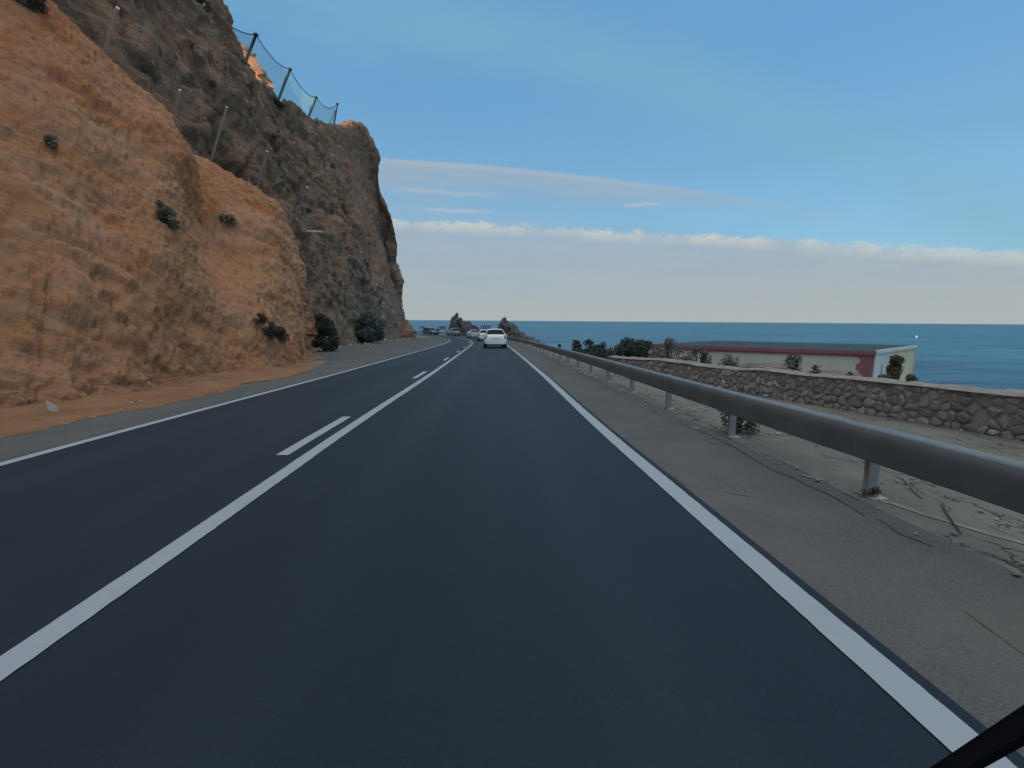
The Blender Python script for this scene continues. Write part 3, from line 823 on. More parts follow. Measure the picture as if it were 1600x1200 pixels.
def pebbles(name, n, spots, m, seed, smin, smax):
    """loose grit nobody could count"""
    rnd = random.Random(seed); bm = bmesh.new()
    for _ in range(n):
        s, d = spots(rnd); x, y = path(s, d); r = rnd.uniform(smin, smax) * rnd.uniform(.5, 1)
        M = Matrix.Translation((float(x), float(y), zp(float(y)) + .02 + r * .3)) @ Matrix.Rotation(rnd.uniform(0, 6), 4, 'Z') @ Matrix.Diagonal((r * rnd.uniform(.7, 1.5), r, r * rnd.uniform(.5, .9), 1))
        rr = bmesh.ops.create_icosphere(bm, subdivisions=1, radius=1, matrix=M)
        for v in rr['verts']: v.co += Vector((rnd.uniform(-1, 1), rnd.uniform(-1, 1), rnd.uniform(-1, 1))) * r * .25
    tag(from_bm(name, bm, m), kind='stuff')
PEB = mat('pebble', (.42, .33, .24), .9, fn=lambda b, o, p: b.put(p.inputs['Base Color'], b.mix(b.step(b.noise(o, 2.5, 4), .3, .7), (.24, .14, .08, 1), (.42, .30, .20, 1))))
PEBG = mat('grey_pebble', (.32, .29, .26), .9, fn=lambda b, o, p: b.put(p.inputs['Base Color'], b.mix(b.step(b.noise(o, 3, 4), .3, .7), (.17, .15, .13, 1), (.42, .39, .35, 1))))
pebbles('gravel', 170, lambda r: ((lambda s: (s, -3.95 - abs(r.gauss(0, 1.1))))(r.uniform(2, 20))), PEB, 1, .010, .035)
pebbles('gravel', 320, lambda r: (r.uniform(20, 70), -10.0 - abs(r.gauss(0, 1.0)) + r.uniform(-.6, 1.8)), PEBG, 2, .03, .13)
pebbles('gravel', 260, lambda r: (r.uniform(2, 22), r.choice([4.85 + r.gauss(0, .12), 5.2 + abs(r.gauss(0, .7))])), PEBG, 4, .008, .03)

# ------------------------------------------------------------------ loose stones one can pick out
def stones(kind, spots, m, label, group):
    for i, (px, py, r) in enumerate(spots):
        p = gat(px, py); sz = r * p.y / FPX
        o = rock_lump('rock', (p.x, p.y, p.z + sz * .35), (sz * 1.1, sz * .9, sz * .75), m, 20 + i * 3 + len(spots), 2, .3, rz=i * 1.3)
        tag(o, label, 'rock', group)
stones('p', [(13, 669, 3), (38, 672, 2), (77, 656, 2), (58, 668, 2.5), (117, 659, 3), (125, 652, 2.5), (66, 668, 2)], PEB,
       'small pale stone lying on the orange dirt strip near the white marker', 'pale stones on the orange dirt')
stones('q', [(600, 533, 4), (618, 534, 3), (609, 535, 2.5), (632, 531, 3), (571, 539, 3), (548, 542, 3), (528, 544, 3.5), (512, 547, 3)], PEBG,
       'fallen grey rock at the foot of the dark cliff by the pull-off', 'fallen rocks along the cliff foot')
stones('r', [(921, 589, 4), (932, 592, 3), (954, 588, 4), (966, 589, 3), (942, 593, 2.5), (914, 586, 3), (905, 584, 2.5)], PEBG,
       'loose pale rock on the ground beneath the guardrail near the stone wall end', 'loose rocks beneath the guardrail')
stones('u', [(858, 799, 2.2), (712, 622, 2), (265, 898, 2.4), (836, 648, 1.8), (598, 787, 2)], PEBG, 'tiny pale stone chip lying on the dark asphalt', 'stone chips on the road')
stones('s', [(1368, 648, 3.5), (1393, 652, 3), (1545, 680, 3)], PEBG, 'pale stone at the foot of the rubble wall', 'stones at the wall foot')

def far_outcrops():
    # two-towered crag beyond the bend
    root = empty('rock_outcrop', (at(722, 525, 124).x, 124, -4.5))
    tag(root, 'jagged rock crag with a pointed tower beyond the bend behind the cars', 'rock outcrop')
    for px, top, w, d, sd in ((713, 496, 1.7, 1.8, 4), (708, 499, 1.1, 1.4, 5), (718, 499, 1.5, 1.5, 7), (728, 503, 2.6, 2.2, 8), (735, 506, 2.2, 2.0, 12)):
        t = at(px, top, 124); h = (t.z + 5.5)
        rock_lump('crag', (t.x - root.location.x, random.uniform(-1, 1), h / 2 - 1), (w, d, h / 2), FARROCK, sd, 4, .32, root)
    t = at(713.5, 490.5, 124)
    rock_lump('pinnacle', (t.x - root.location.x, 0, t.z - root.location.z - 1.2), (.55, .6, 1.5), FARROCK, 15, 3, .25, root)
    root = empty('rock_outcrop', (2.0, 84, -6))
    tag(root, 'dark rock headland sloping into the sea right of the nearest white car', 'rock outcrop')
    for px, top, bot, Y, w, sd in ((788, 501, 540, 84, 1.3, 31), (796, 503.5, 540, 84, 1.6, 33), (806, 514, 545, 82, 1.7, 35), (815, 520, 548, 80, 1.6, 37), (824, 526, 548, 78, 1.5, 39), (835, 532, 550, 76, 1.5, 41), (845, 536, 550, 74, 1.2, 43)):
        t = at(px, top, Y); b_ = at(px, bot, Y); h = t.z - b_.z
        rock_lump('crag', (t.x - 2.0, Y - 84, (t.z + b_.z) / 2 + 6), (w, 2.2, h / 2), FARROCK, sd, 4, .3, root)
far_outcrops()

# ------------------------------------------------------------------ guardrail
def guardrail():
    root = empty('guardrail', (2.97, 3.46, zp(3.46)))
    tag(root, 'long galvanised steel guardrail on grey posts along the right shoulder', 'guardrail')
    bx, by, bz = root.location
    # section: (outward offset from rail face centre line toward the road, height)
    sec = [(.075, .584), (.040, .592), (-.030, .594), (-.060, .590), (-.072, .580), (-.080, .560), (-.083, .530), (-.080, .495), (-.074, .46), (-.068, .43), (-.062, .40), (-.056, .37), (-.050, .340), (-.044, .318), (-.020, .311)]
    sec += [(x + .010, z - .004) for x, z in sec[::-1]]
    sr = np.concatenate([np.arange(-6, 40, .5), np.arange(40, 175, 1.0)])
    V = []; F = []; n = len(sec)
    for s in sr:
        for dx, h in sec:
            x, y = path(s, 4.93 + dx); V.append((float(x) - bx, float(y) - by, zp(float(y)) + h + .02 - bz))
    for i in range(len(sr) - 1):
        for k in range(n): F.append((i * n + k, i * n + (k + 1) % n, (i + 1) * n + (k + 1) % n, (i + 1) * n + k))
    mesh('rail', V, F, STEEL, root, sm=28)
    # posts: C-channel with foot
    bm = bmesh.new()
    add_box(bm, (0, 0, .22), (.085, .008, .60)); add_box(bm, (-.041, .024, .22), (.008, .040, .60)); add_box(bm, (.041, .024, .22), (.008, .040, .60)); add_box(bm, (-.028, .046, .22), (.020, .006, .60)); add_box(bm, (.028, .046, .22), (.020, .006, .60))
    me = bpy.data.meshes.new('post'); bm.to_mesh(me); bm.free(); me.materials.append(POST)
    bm = bmesh.new(); add_box(bm, (.02, 0, .012), (.13, .15, .018), bevel=.005)
    mf = bpy.data.meshes.new('base_plate'); bm.to_mesh(mf); bm.free(); mf.materials.append(POST)
    bm = bmesh.new(); add_box(bm, (-.035, 0, .46), (.07, .07, .10), bevel=.01); ms = bpy.data.meshes.new('spacer'); bm.to_mesh(ms); bm.free(); ms.materials.append(POST)
    s = 3.20 - 2.12 * 3; k = 0
    while s < 150:
        x, y = path(s, 5.02); x, y = float(x), float(y)
        p = link('post', me if k else me, None, root, (x - bx, y - by, zp(y) - bz)); p.rotation_euler = (0, R(random.uniform(-1, 1)), heading(s))
        if s < 40:
            link('base_plate', mf, None, p); link('spacer', ms, None, p)
        s += 2.12; k += 1
    # red reflector between the corrugations
    t = at(1128, 624, 6.1)
    x, y = path(6.0, 4.93 - .062); b2 = bmesh.new()
    add_box(b2, (0, 0, 0), (.02, .05, .075), bevel=.006)
    o = from_bm('reflector', b2, RED, root, loc=(float(x) - bx, float(y) - by, zp(float(y)) + .43 - bz)); o.rotation_euler = (0, 0, heading(6))
    o['label'] = 'small faded red reflector on the rail'
guardrail()

# ------------------------------------------------------------------ rubble wall
def clip(poly, a, b_, c):
    out = []
    for i in range(len(poly)):
        p, q = poly[i], poly[(i + 1) % len(poly)]; dp = a * p[0] + b_ * p[1] - c; dq = a * q[0] + b_ * q[1] - c
        if dp <= 0: out.append(p)
        if dp * dq < 0:
            t = dp / (dp - dq); out.append((p[0] + (q[0] - p[0]) * t, p[1] + (q[1] - p[1]) * t))
    return out
def stone_wall():
    pl = _WP; seg = np.linalg.norm(np.diff(pl, axis=0), axis=1); S = np.concatenate([[0], np.cumsum(seg)]); Ltot = S[-1]
    def wp(t): return np.array([np.interp(t, S, pl[:, 0]), np.interp(t, S, pl[:, 1])])
    def frame(t):
        a, b_ = wp(t - .3), wp(t + .3); d = (b_ - a) / np.linalg.norm(b_ - a)
        return wp(t), d, np.array([-abs(d[1]), d[0] * np.sign(d[1])])       # toward the road
    def top(t): return float(np.interp(t, [0, Ltot * .5, Ltot * .8, Ltot], [.60, .58, .56, .50])) + .035 * vnoise(np.array([[t * 1.1, 0, 0]]), 3)[0]
    root = empty('stone_wall', (5.5, 8.2, zp(8.2)))
    tag(root, 'low rubble stone wall with a pale mortar top behind the guardrail', 'wall')
    L0 = np.array(root.location)
    W3 = lambda t, out, z: (lambda f: np.array([*(f[0] + f[2] * out), zp(f[0][1]) + z]) - L0)(frame(t))
    ts = np.arange(0, Ltot + .01, .25)
    V = []; F = []
    for t in ts:
        h = top(t)
        V += [W3(t, 0, -.25), W3(t, .02, h - .03), W3(t, -.38, h - .03), W3(t, -.38, -.6)]
    for i in range(len(ts) - 1):
        a = i * 4
        for k in range(4): F.append((a + k, a + (k + 1) % 4, a + 4 + (k + 1) % 4, a + 4 + k))
    F.append((0, 1, 2, 3)); e = (len(ts) - 1) * 4; F.append((e + 3, e + 2, e + 1, e))
    mesh('core', V, F, MORTAR, root)
    # coping: a lumpy cap of mortar and small stones
    V = []; F = []; tc = np.arange(0, Ltot + .01, .07); n = 7
    for t in tc:
        h = top(t)
        for k in range(n):
            u = k / (n - 1); out = .06 - .50 * u
            nz_ = .022 * vnoise(np.array([[t * 4, u * 3, 2]]), 8)[0] + .014 * vnoise(np.array([[t * 11, u * 6, 5]]), 9)[0]
            V.append(W3(t, out + .02 * vnoise(np.array([[t * 5, k, 9]]), 4)[0], h - .03 + (.045 * sin(pi * min(1, max(0, u)) * .9 + .15)) + nz_ * (k not in (0, n - 1))))
    for i in range(len(tc) - 1):
        for k in range(n - 1): F.append((i * n + k, i * n + k + 1, (i + 1) * n + k + 1, (i + 1) * n + k))
    mesh('coping', V, F, CAP, root, sm=60)
    # stones: jittered cells cut into polygons, each a rounded block standing out of the mortar
    rnd = random.Random(11); cw, ch = .145, .125; cells = {}
    nx = int(Ltot / cw) + 1; nz_ = 6
    for i in range(-1, nx + 1):
        for j in range(-1, nz_ + 1):
            cells[i, j] = ((i + .5 + (j % 2) * .5 + rnd.uniform(-.46, .46)) * cw, (j + .4 + rnd.uniform(-.46, .46)) * ch)
    V, F, T = [], [], []
    pal = [(.30, .285, .26), (.35, .33, .30), (.26, .245, .23), (.39, .365, .33), (.32, .285, .255), (.29, .285, .27), (.45, .42, .38)]
    for (i, j), (cx, cz) in cells.items():
        if rnd.random() < .05: continue
        poly = [(cx - .4, cz - .4), (cx + .4, cz - .4), (cx + .4, cz + .4), (cx - .4, cz + .4)]
        for di in (-2, -1, 0, 1, 2):
            for dj in (-2, -1, 0, 1, 2):
                q = cells.get((i + di, j + dj))
                if q is None or (di == 0 and dj == 0): continue
                a, b_ = q[0] - cx, q[1] - cz; l = sqrt(a * a + b_ * b_)
                poly = clip(poly, a / l, b_ / l, (a * (cx + q[0]) / 2 + b_ * (cz + q[1]) / 2) / l - rnd.uniform(.002, .022))
                if len(poly) < 3: break
            if len(poly) < 3: break
        if len(poly) < 3: continue
        hm = top(max(0, min(Ltot, cx))) - .035
        poly = clip(poly, 0, 1, hm); poly = clip(poly, 0, -1, .12) if poly else poly
        if len(poly) < 3: continue
        pts = []
        for a in range(len(poly)):                       # cut the corners
            p, q = poly[a], poly[(a + 1) % len(poly)]
            pts += [(p[0] * .84 + q[0] * .16 + rnd.uniform(-.009, .009), p[1] * .84 + q[1] * .16 + rnd.uniform(-.009, .009)), (p[0] * .16 + q[0] * .84 + rnd.uniform(-.009, .009), p[1] * .16 + q[1] * .84 + rnd.uniform(-.009, .009))]
        cx = sum(p[0] for p in pts) / len(pts); cz = sum(p[1] for p in pts) / len(pts)
        if cx < .05 or cx > Ltot - .05: continue
        dep = rnd.uniform(.012, .034); tx, tz = rnd.uniform(-.12, .12), rnd.uniform(-.12, .12)
        c = pal[rnd.randrange(len(pal))]; br = rnd.uniform(.75, 1.2); far = np.interp(cx, [Ltot * .35, Ltot * .9], [0, 1])
        c = tuple(v * br * (1 + .12 * far * w) * g for v, w, g in zip(c, (1.6, 1.1, .6), (.95, .98, 1.04)))
        b0 = len(V); m = len(pts)
        for sc_, o_ in ((1, -.01), (.965, dep * .6), (.86, dep * .9), (.5, dep)):
            for (x, z) in pts:
                xx, zz = cx + (x - cx) * sc_, cz + (z - cz) * sc_
                V.append(W3(xx, .015 + o_ + (tx * (xx - cx) + tz * (zz - cz)) * (sc_ < .99) + rnd.uniform(-.004, .004), zz)); T.append(c)
        V.append(W3(cx, .015 + dep * 1.02, cz)); T.append(c)
        for r_ in range(3):
            for a in range(m): F.append((b0 + r_ * m + a, b0 + r_ * m + (a + 1) % m, b0 + (r_ + 1) * m + (a + 1) % m, b0 + (r_ + 1) * m + a))
        for a in range(m): F.append((b0 + 3 * m + a, b0 + 3 * m + (a + 1) % m, b0 + 4 * m))
    o = mesh('stonework', V, F, STONE, root, sm=55)
    at_ = o.data.color_attributes.new('tint', 'FLOAT_COLOR', 'POINT')
    if len(o.data.vertices) == len(T):
        at_.data.foreach_set('color', [v for c in T for v in (*c, 1)])
stone_wall()

# ------------------------------------------------------------------ building below the wall
def building():
    def onz(px, py, z):
        d = dirn(px, py); Y = (z - CAMH) / d.z; return Vector((d.x * Y, Y, z))
    zt = -.45
    A = onz(1368, 548.5, zt); B = onz(1010, 537.5, zt); C_ = onz(1431, 540.5, zt)
    D = B + (C_ - A)
    zb = zt - 4.2
    root = empty('building', (A.x, A.y, zb))
    tag(root, 'single storey beige building with maroon roof band and pale end wall below the stone wall', 'building')
    ctr = (A + B + C_ + D) / 4
    def loc(p, z): return (p.x - A.x, p.y - A.y, z - zb)
    def out(p, q):                                       # outward unit normal of wall p->q
        d = (q - p); n = Vector((d.y, -d.x, 0)).normalized()
        if n.dot((p + q) / 2 - ctr) < 0: n = -n
        return n
    def slab(name, p, q, z0, z1, thick, m, o0=0.0):
        n = out(p, q); bm = bmesh.new(); vs = []
        for z in (z0, z1):
            for a, off in ((p, o0), (q, o0), (q, o0 + thick), (p, o0 + thick)):
                vs.append(bm.verts.new(loc(a + n * off, z)))
        for f in ((0, 1, 2, 3), (4, 5, 6, 7), (0, 1, 5, 4), (1, 2, 6, 5), (2, 3, 7, 6), (3, 0, 4, 7)): bm.faces.new([vs[i] for i in f])
        return from_bm(name, bm, m, root)
    L = lambda a, b_, t: a + (b_ - a) * t
    # walls
    slab('long_wall', A, B, zb - 1, zt - .38, -.25, WALLG)
    slab('end_wall', A, L(A, C_, .40), zb - 1, zt - .17, -.25, WALLW)
    slab('end_wall', L(A, C_, .40), C_, zb - 1, zt - .17, -.25, WALLY)
    slab('rear_wall', B, D, zb - 1, zt - .17, -.25, WALLG); slab('rear_wall', D, C_, zb - 1, zt - .17, -.25, WALLG)
    # maroon band with a lower lip, pillar at the corner with stepped quoins
    slab('fascia', A, B, zt - .27, zt - .02, .16, REDTRIM)
    slab('fascia', A, B, zt - .38, zt - .27, .10, REDTRIM)
    pil = slab('corner_pillar', L(A, B, .002), L(A, B, .050), zb - 1, zt - .38, .07, REDTRIM, .002)
    for zq in (.15, .95, 1.75, 2.55): 
        q = slab('quoin', L(A, B, .050), L(A, B, .062), zb + 1.2 + zq, zb + 1.2 + zq + .4, .07, REDTRIM, .002)
    # white verge along the end wall and its two white corner strips
    slab('verge', A, C_, zt - .17, zt + .05, .12, WALLW)
    slab('corner_strip', A, L(A, C_, .025), zb - 1, zt - .17, .06, WALLW, .002)
    slab('corner_strip', L(A, C_, .975), C_, zb - 1, zt - .17, .06, WALLW, .002)
    # narrow slit window in the pale wall
    slab('window', L(A, C_, .17), L(A, C_, .185), zt - 1.75, zt - 1.05, .012, BLACK, .002)
    # flat felt roof, falling slightly to the long side
    V = [loc(A + out(A, B) * .10, zt - .015), loc(B + out(A, B) * .10, zt - .015), loc(D, zt + .03), loc(C_, zt + .03)]
    V += [(v[0], v[1], v[2] - .10) for v in V]
    mesh('roof', V, [(0, 1, 2, 3), (7, 6, 5, 4), (0, 4, 5, 1), (1, 5, 6, 2), (2, 6, 7, 3), (3, 7, 4, 0)], ROOF, root)
    return A, B, C_
BA, BB, BC = building()

# ------------------------------------------------------------------ shrubs
def blob(rnd, dims, lobes):
    """random points in a clumpy crown"""
    c = lobes[rnd.randrange(len(lobes))]
    while True:
        p = Vector((rnd.uniform(-1, 1), rnd.uniform(-1, 1), rnd.uniform(-1, 1)))
        l = p.length
        if l < 1 and (l > .55 or rnd.random() < .35): break
    return Vector((c[0] + p.x * c[3], c[1] + p.y * c[3], c[2] + p.z * c[3] * .85))
def shrub(base, w, h, m, seed, label, n=900, leaf=.05, name='shrub', cat='shrub', group=None, tall=False, sparse=False, normal=None):
    rnd = random.Random(seed)
    root = empty(name, base); tag(root, label, cat, group)
    lobes = []; hh = min(h, 1.5 * w)
    for i in range(16 if not sparse else 18):
        zf = rnd.uniform(.12, .86) if h < 1.5 * w else 1 - rnd.uniform(.10, .9) * w / h * 1.1; dome = sqrt(max(.05, 1 - (zf * .95) ** 2)) * (.75 + .25 * min(1, zf * 4))
        a = rnd.uniform(0, 2 * pi); r = rnd.uniform(.25, .72) * w / 2 * dome
        rad = w * (rnd.uniform(.15, .25) if not sparse else rnd.uniform(.09, .16)); rad = min(rad, hh * .26)
        zc = zf * h
        if i == 0: zc, r = h - rad * .9, r * .5
        lobes.append((r * cos(a), r * sin(a), zc, rad))
    n = int(n * 2.2)
    V, F = [], []
    for _ in range(n):
        p = blob(rnd, None, lobes)
        if p.z < .02: continue
        d = Vector((rnd.gauss(0, 1), rnd.gauss(0, 1), rnd.gauss(.3, .8))).normalized(); u = d.orthogonal().normalized(); u = Matrix.Rotation(rnd.uniform(0, 6.28), 3, d) @ u
        v = d.cross(u); s = leaf * rnd.uniform(.6, 1.4); b0 = len(V)
        V += [p - u * s * .2, p + v * s * .38 - d * s * .08, p + u * s * 1.1, p - v * s * .38 - d * s * .08]; F.append((b0, b0 + 1, b0 + 2, b0 + 3))
    mesh('foliage', V, F, m, root)
    bm = bmesh.new(); r0 = max(.008, h * .014)
    for l in lobes:
        e = Vector(l[:3]); mid = Vector((e.x * .35, e.y * .35, e.z * .5))
        add_tube(bm, [(e.x * .05, e.y * .05, -.08), mid, e], [r0, r0 * .7, r0 * .35], 5)
        for _ in range(3):
            q = e + Vector((rnd.uniform(-1, 1), rnd.uniform(-1, 1), rnd.uniform(-.3, 1.1))) * l[3]
            add_tube(bm, [mid.lerp(e, .5), q], [r0 * .45, r0 * .2], 4)
    from_bm('stem', bm, TWIG, root)
    return root

def slope_shrub(px, py, wpx, hpx, m, seed, label, n=700, which=None, tilt=0):
    loc, nr = anyhit(px, py); s = loc.y / FPX
    o = shrub(loc - Vector((-.1, .1, .15)), wpx * s, hpx * s, m, seed, label, n, leaf=max(.045, wpx * s * .055))
    if tilt: o.rotation_euler = (0, R(tilt), 0)
    return o
slope_shrub(262, 350, 38, 30, LEAF_O, 1, 'biggest olive shrub high in the middle of the orange slope')
slope_shrub(250, 325, 18, 16, LEAF_S, 13, 'small olive tuft just above the biggest olive shrub on the orange slope', 350)
slope_shrub(80, 222, 20, 16, LEAF_S, 2, 'small olive tuft at the far upper left of the orange slope', 350)
slope_shrub(352, 345, 36, 14, LEAF_S, 3, 'dry purplish brush on the rear shoulder of the orange slope', 420)
slope_shrub(422, 520, 40, 22, LEAF_OD, 4, 'dark green creeping shrub low on the orange slope, the bigger of the low pair', 800, tilt=35)
slope_shrub(402, 496, 24, 13, LEAF_OD, 5, 'small dark creeping shrub just above the bigger low shrub on the orange slope', 400, tilt=35)
slope_shrub(443, 527, 16, 16, LEAF_B, 6, 'dry brown tuft beside the nose of the orange slope', 240)
slope_shrub(50, 8, 60, 24, LEAF_O, 7, 'olive brush at the top left where orange slope meets dark cliff', 500)
slope_shrub(318, 12, 30, 20, LEAF_D, 8, 'dark bush on the topmost cliff edge above the net', 500)
for i, (px, py, w_, h_) in enumerate([(225, 110, 22, 9), (330, 132, 20, 9), (392, 140, 30, 14), (300, 72, 18, 8), (430, 215, 18, 10), (440, 290, 16, 9), (520, 262, 14, 8)]):
    slope_shrub(px, py, w_, h_, LEAF_O, 60 + i, 'low scrub bush clinging to the dark cliff face', 200)
for o in COL.objects:
    if o.get('label') == 'low scrub bush clinging to the dark cliff face': o['group'] = 'scrub bushes on the dark cliff face'

g = gat(484, 552); shrub((-11.7, 27.6, zp(27.6)), 1.7, 2.4, LEAF_OD, 21, 'dark upright bush added to stand for the shaded hollow between orange slope and dark cliff', 2600, .10)  # bush added to stand for the dark shaded recess here
shrub((-15.0, 46.5, zp(46.5)), 3.9, 3.1, LEAF_G, 22, 'big green bush at the foot of the dark cliff beside the pull-off', 3600, .17)
shrub((-17.6, 58.0, zp(58)), 1.6, 1.2, LEAF_G, 23, 'low green bush right of the big green bush at the cliff foot', 600, .1)

def right_shrub(px, pytop, Y, w, m, seed, label, n=900, leaf=.06, sparse=False, group=None, name='shrub'):
    t = at(px, pytop, Y); z0 = gz(t.x, Y)
    return shrub((t.x, Y, z0 - .05), w, max(.3, t.z - z0 + .05), m, seed, label, n, leaf, sparse=sparse, group=group, name=name)
right_shrub(985, 528, 22, 2.2, LEAF_D, 31, 'dense dark bush beyond the left end of the stone wall', 2200, .085)
right_shrub(968, 536, 21, 1.5, LEAF_D, 32, 'smaller dark bush hugging the left side of the dense one at the wall end', 1000, .08)
right_shrub(1008, 533, 22.5, 1.2, LEAF_D, 33, 'dark bush between the dense bush and the maroon roof band', 900, .08)
right_shrub(901, 530, 30, 1.2, LEAF_D, 34, 'leggy dark bush against the sea, leftmost beyond the guardrail', 450, .09, True)
right_shrub(921, 529, 28, 1.5, LEAF_D, 35, 'leggy dark bush against the sea, second beyond the guardrail', 600, .09, True)
right_shrub(938, 534, 27, 1.3, LEAF_D, 36, 'leggy dark bush against the sea, nearest the stone wall end', 500, .09, True)
right_shrub(915, 543, 25, 2.8, LEAF_D, 37, 'low dark scrub just behind the guardrail before the stone wall', 1500, .09)
right_shrub(948, 545, 23, 2.0, LEAF_D, 38, 'low dark scrub filling the corner at the wall end', 1100, .09)
right_shrub(874, 538, 38, .55, LEAF_D, 39, 'tiny dark upright shrub standing alone beyond the guardrail', 260, .08)
right_shrub(1045, 527, 17, 1.1, LEAF_GR, 41, 'thin wispy shrub in front of the left end of the building roof', 420, .05, True)
right_shrub(1030, 542, 15.5, 1.4, LEAF_GR, 42, 'grey dry shrub behind the left part of the stone wall', 800, .05, True)
right_shrub(1062, 540, 15, 1.5, LEAF_GR, 43, 'grey dry shrub hiding the left part of the maroon roof band', 900, .05, True)
right_shrub(1095, 541, 14.5, 1.3, LEAF_GR, 44, 'grey dry shrub where the maroon roof band emerges', 900, .05, True)
right_shrub(1140, 553, 11.5, .75, LEAF_GR, 45, 'rounded grey green shrub on the stone wall left of the beige facade', 900, .035)
right_shrub(1243, 553, 10.2, .72, LEAF_GR, 46, 'spreading grey shrub against the middle of the beige facade', 700, .04, True)
right_shrub(1276, 570, 9.8, .42, LEAF_G, 47, 'small green sprout right of the spreading grey shrub', 200, .035, True)
right_shrub(1328, 580, 9.3, .35, LEAF_G, 48, 'tiny green sprout on the wall top near the maroon pillar', 180, .035, True)
right_shrub(1403, 554, 8.9, .50, LEAF_O, 49, 'tall olive bush in front of the pale end wall', 700, .04, True)
right_shrub(1382, 585, 8.9, .40, LEAF_O, 50, 'low olive bush at the left foot of the tall one by the end wall', 450, .035)
right_shrub(1424, 584, 9.0, .32, LEAF_O, 51, 'low olive bush at the right foot of the tall one by the end wall', 500, .035)
p = gat(1146, 680)
shrub((p.x + .1, p.y + .12, p.z), .62, .42, LEAF_O, 52, 'scrubby weed growing around a guardrail post', 420, .035, sparse=True)
p = gat(1362, 778)
shrub((p.x, p.y, p.z), .16, .10, LEAF_B, 53, 'small dry weed at the foot of the nearest guardrail post', 60, .03, sparse=True)

# brown earth humps just behind the wall
for px, py, Y, w, lab in ((1195, 566, 11.3, .75, 'low brown earth hump behind the wall beside the rounded shrub'), (1300, 578, 10.0, .75, 'low brown earth hump behind the wall near the maroon pillar')):
    t = at(px, py, Y); o = rock_lump('earth_mound', (t.x, Y, t.z - .22), (w, .5, .20), GROUND, 5 + int(Y), 4, .12); tag(o, lab, 'mound')

# ------------------------------------------------------------------ rockfall net and posts
def bar(name, a, b_, r, m, parent=None, off=None, n=8):
    bm = bmesh.new(); o0 = Vector(off) if off is not None else Vector((0, 0, 0))
    add_tube(bm, [Vector(a) - o0, Vector(b_) - o0], r, n); return from_bm(name, bm, m, parent, sm=40)
def rockfall_fence():
    P = [((380, 106), (400, 54), 50), ((438, 148), (453, 108), 57), ((483, 181), (494, 152), 65), ((521, 199), (527, 162), 74)]
    b0 = at(380, 106, 50); root = empty('rockfall_fence', b0)
    tag(root, 'teal wire rockfall net on leaning dark posts along the cliff top', 'fence')
    tops, bots = [at(339, 24, 46)], [at(352, 88, 46.5)]
    for (bx, by), (tx, ty), Y in P:
        b_ = at(bx, by, Y); t = at(tx, ty, Y); d = (t - b_).normalized()
        bm = bmesh.new(); add_tube(bm, [b_ - d * 1.6 - b0, t - b0], .14, 8); add_box(bm, t - b0, (.34, .34, .16))
        from_bm('post', bm, DARKPOST, root, sm=40)
        tops.append(t); bots.append(b_ - Vector((0, 0, .5)))
    # stay at the last post
    bm = bmesh.new(); add_tube(bm, [tops[-1].lerp(bots[-1], .15) - b0, at(513, 196, 72) - b0], .05, 6); from_bm('stay', bm, DARKPOST, root)
    cab = bmesh.new(); net = bmesh.new()
    for i in range(4):
        t0, t1, q0, q1 = tops[i], tops[i + 1], bots[i], bots[i + 1]
        N = 20; sag = .10 * (t1 - t0).length
        top = [t0.lerp(t1, k / N) - Vector((0, 0, 4 * sag * (k / N) * (1 - k / N))) for k in range(N + 1)]
        bot = [q0.lerp(q1, k / N) - Vector((0, 0, .3)) for k in range(N + 1)]
        add_tube(cab, [p - b0 for p in top], .045, 5)
        nx, nz_ = int(1.5 * N), 10
        P_ = lambda u, v: (lambda k: (top[min(int(k), N - 1)].lerp(top[min(int(k), N - 1) + 1], k - min(int(k), N - 1))).lerp(bot[min(int(k), N - 1)].lerp(bot[min(int(k), N - 1) + 1], k - min(int(k), N - 1)), v))(u * N)
        r = .0115
        for a in range(-nz_, nx + 1, 1):
            for sgn in (1, -1):                                    # diamond mesh
                pts = []
                for kk in range(nz_ + 1):
                    uu = (a + kk) / nx if sgn > 0 else (a + nz_ - kk) / nx
                    if 0 <= uu <= 1: pts.append(P_(uu, kk / nz_) - b0)
                if len(pts) > 1: add_tube(net, pts, r, 3, caps=False)
    from_bm('top_cable', cab, DARKPOST, root); from_bm('net', net, NETM, root)
rockfall_fence()

for i, (bx, by, tx, ty, r, lab) in enumerate([
        (159, 98, 182, 18, .075, 'long leaning steel pole rising behind the orange slope, leftmost of the cliff poles'),
        (270, 190, 280, 145, .065, 'short leaning pale pole behind the top of the orange spur'),
        (329, 252, 353, 172, .065, 'long leaning pale pole above the notch of the orange slope'),
        (403, 289, 416, 240, .075, 'leaning pale pole above the rear shoulder of the orange slope'),
        (468, 324, 479, 295, .085, 'shortest leaning pole, furthest right on the dark cliff face'),
        (302, 36, 318, 9, .075, 'thin leaning pole near the top edge of the dark cliff')]):
    c_, nr = hit(bx, by, BV_C)
    if c_ is None: c_ = at(bx, by, 40)
    Y = c_.y - .5
    b_ = at(bx, by, Y); t = at(tx, ty, Y - 1.2); d = (t - b_).normalized()
    root = empty('steel_pole', b_); tag(root, lab, 'pole', 'leaning poles on the dark cliff')
    bm = bmesh.new(); add_tube(bm, [-d * 2.2, t - b_], r * .85, 7); from_bm('shaft', bm, PALEPOST, root, sm=40)
    bm = bmesh.new(); add_tube(bm, [t - b_, t - b_ + d * .18], r * .95, 7); from_bm('cap', bm, PALEPOST, root, sm=40)
a, _ = hit(479, 362, BV_C); 
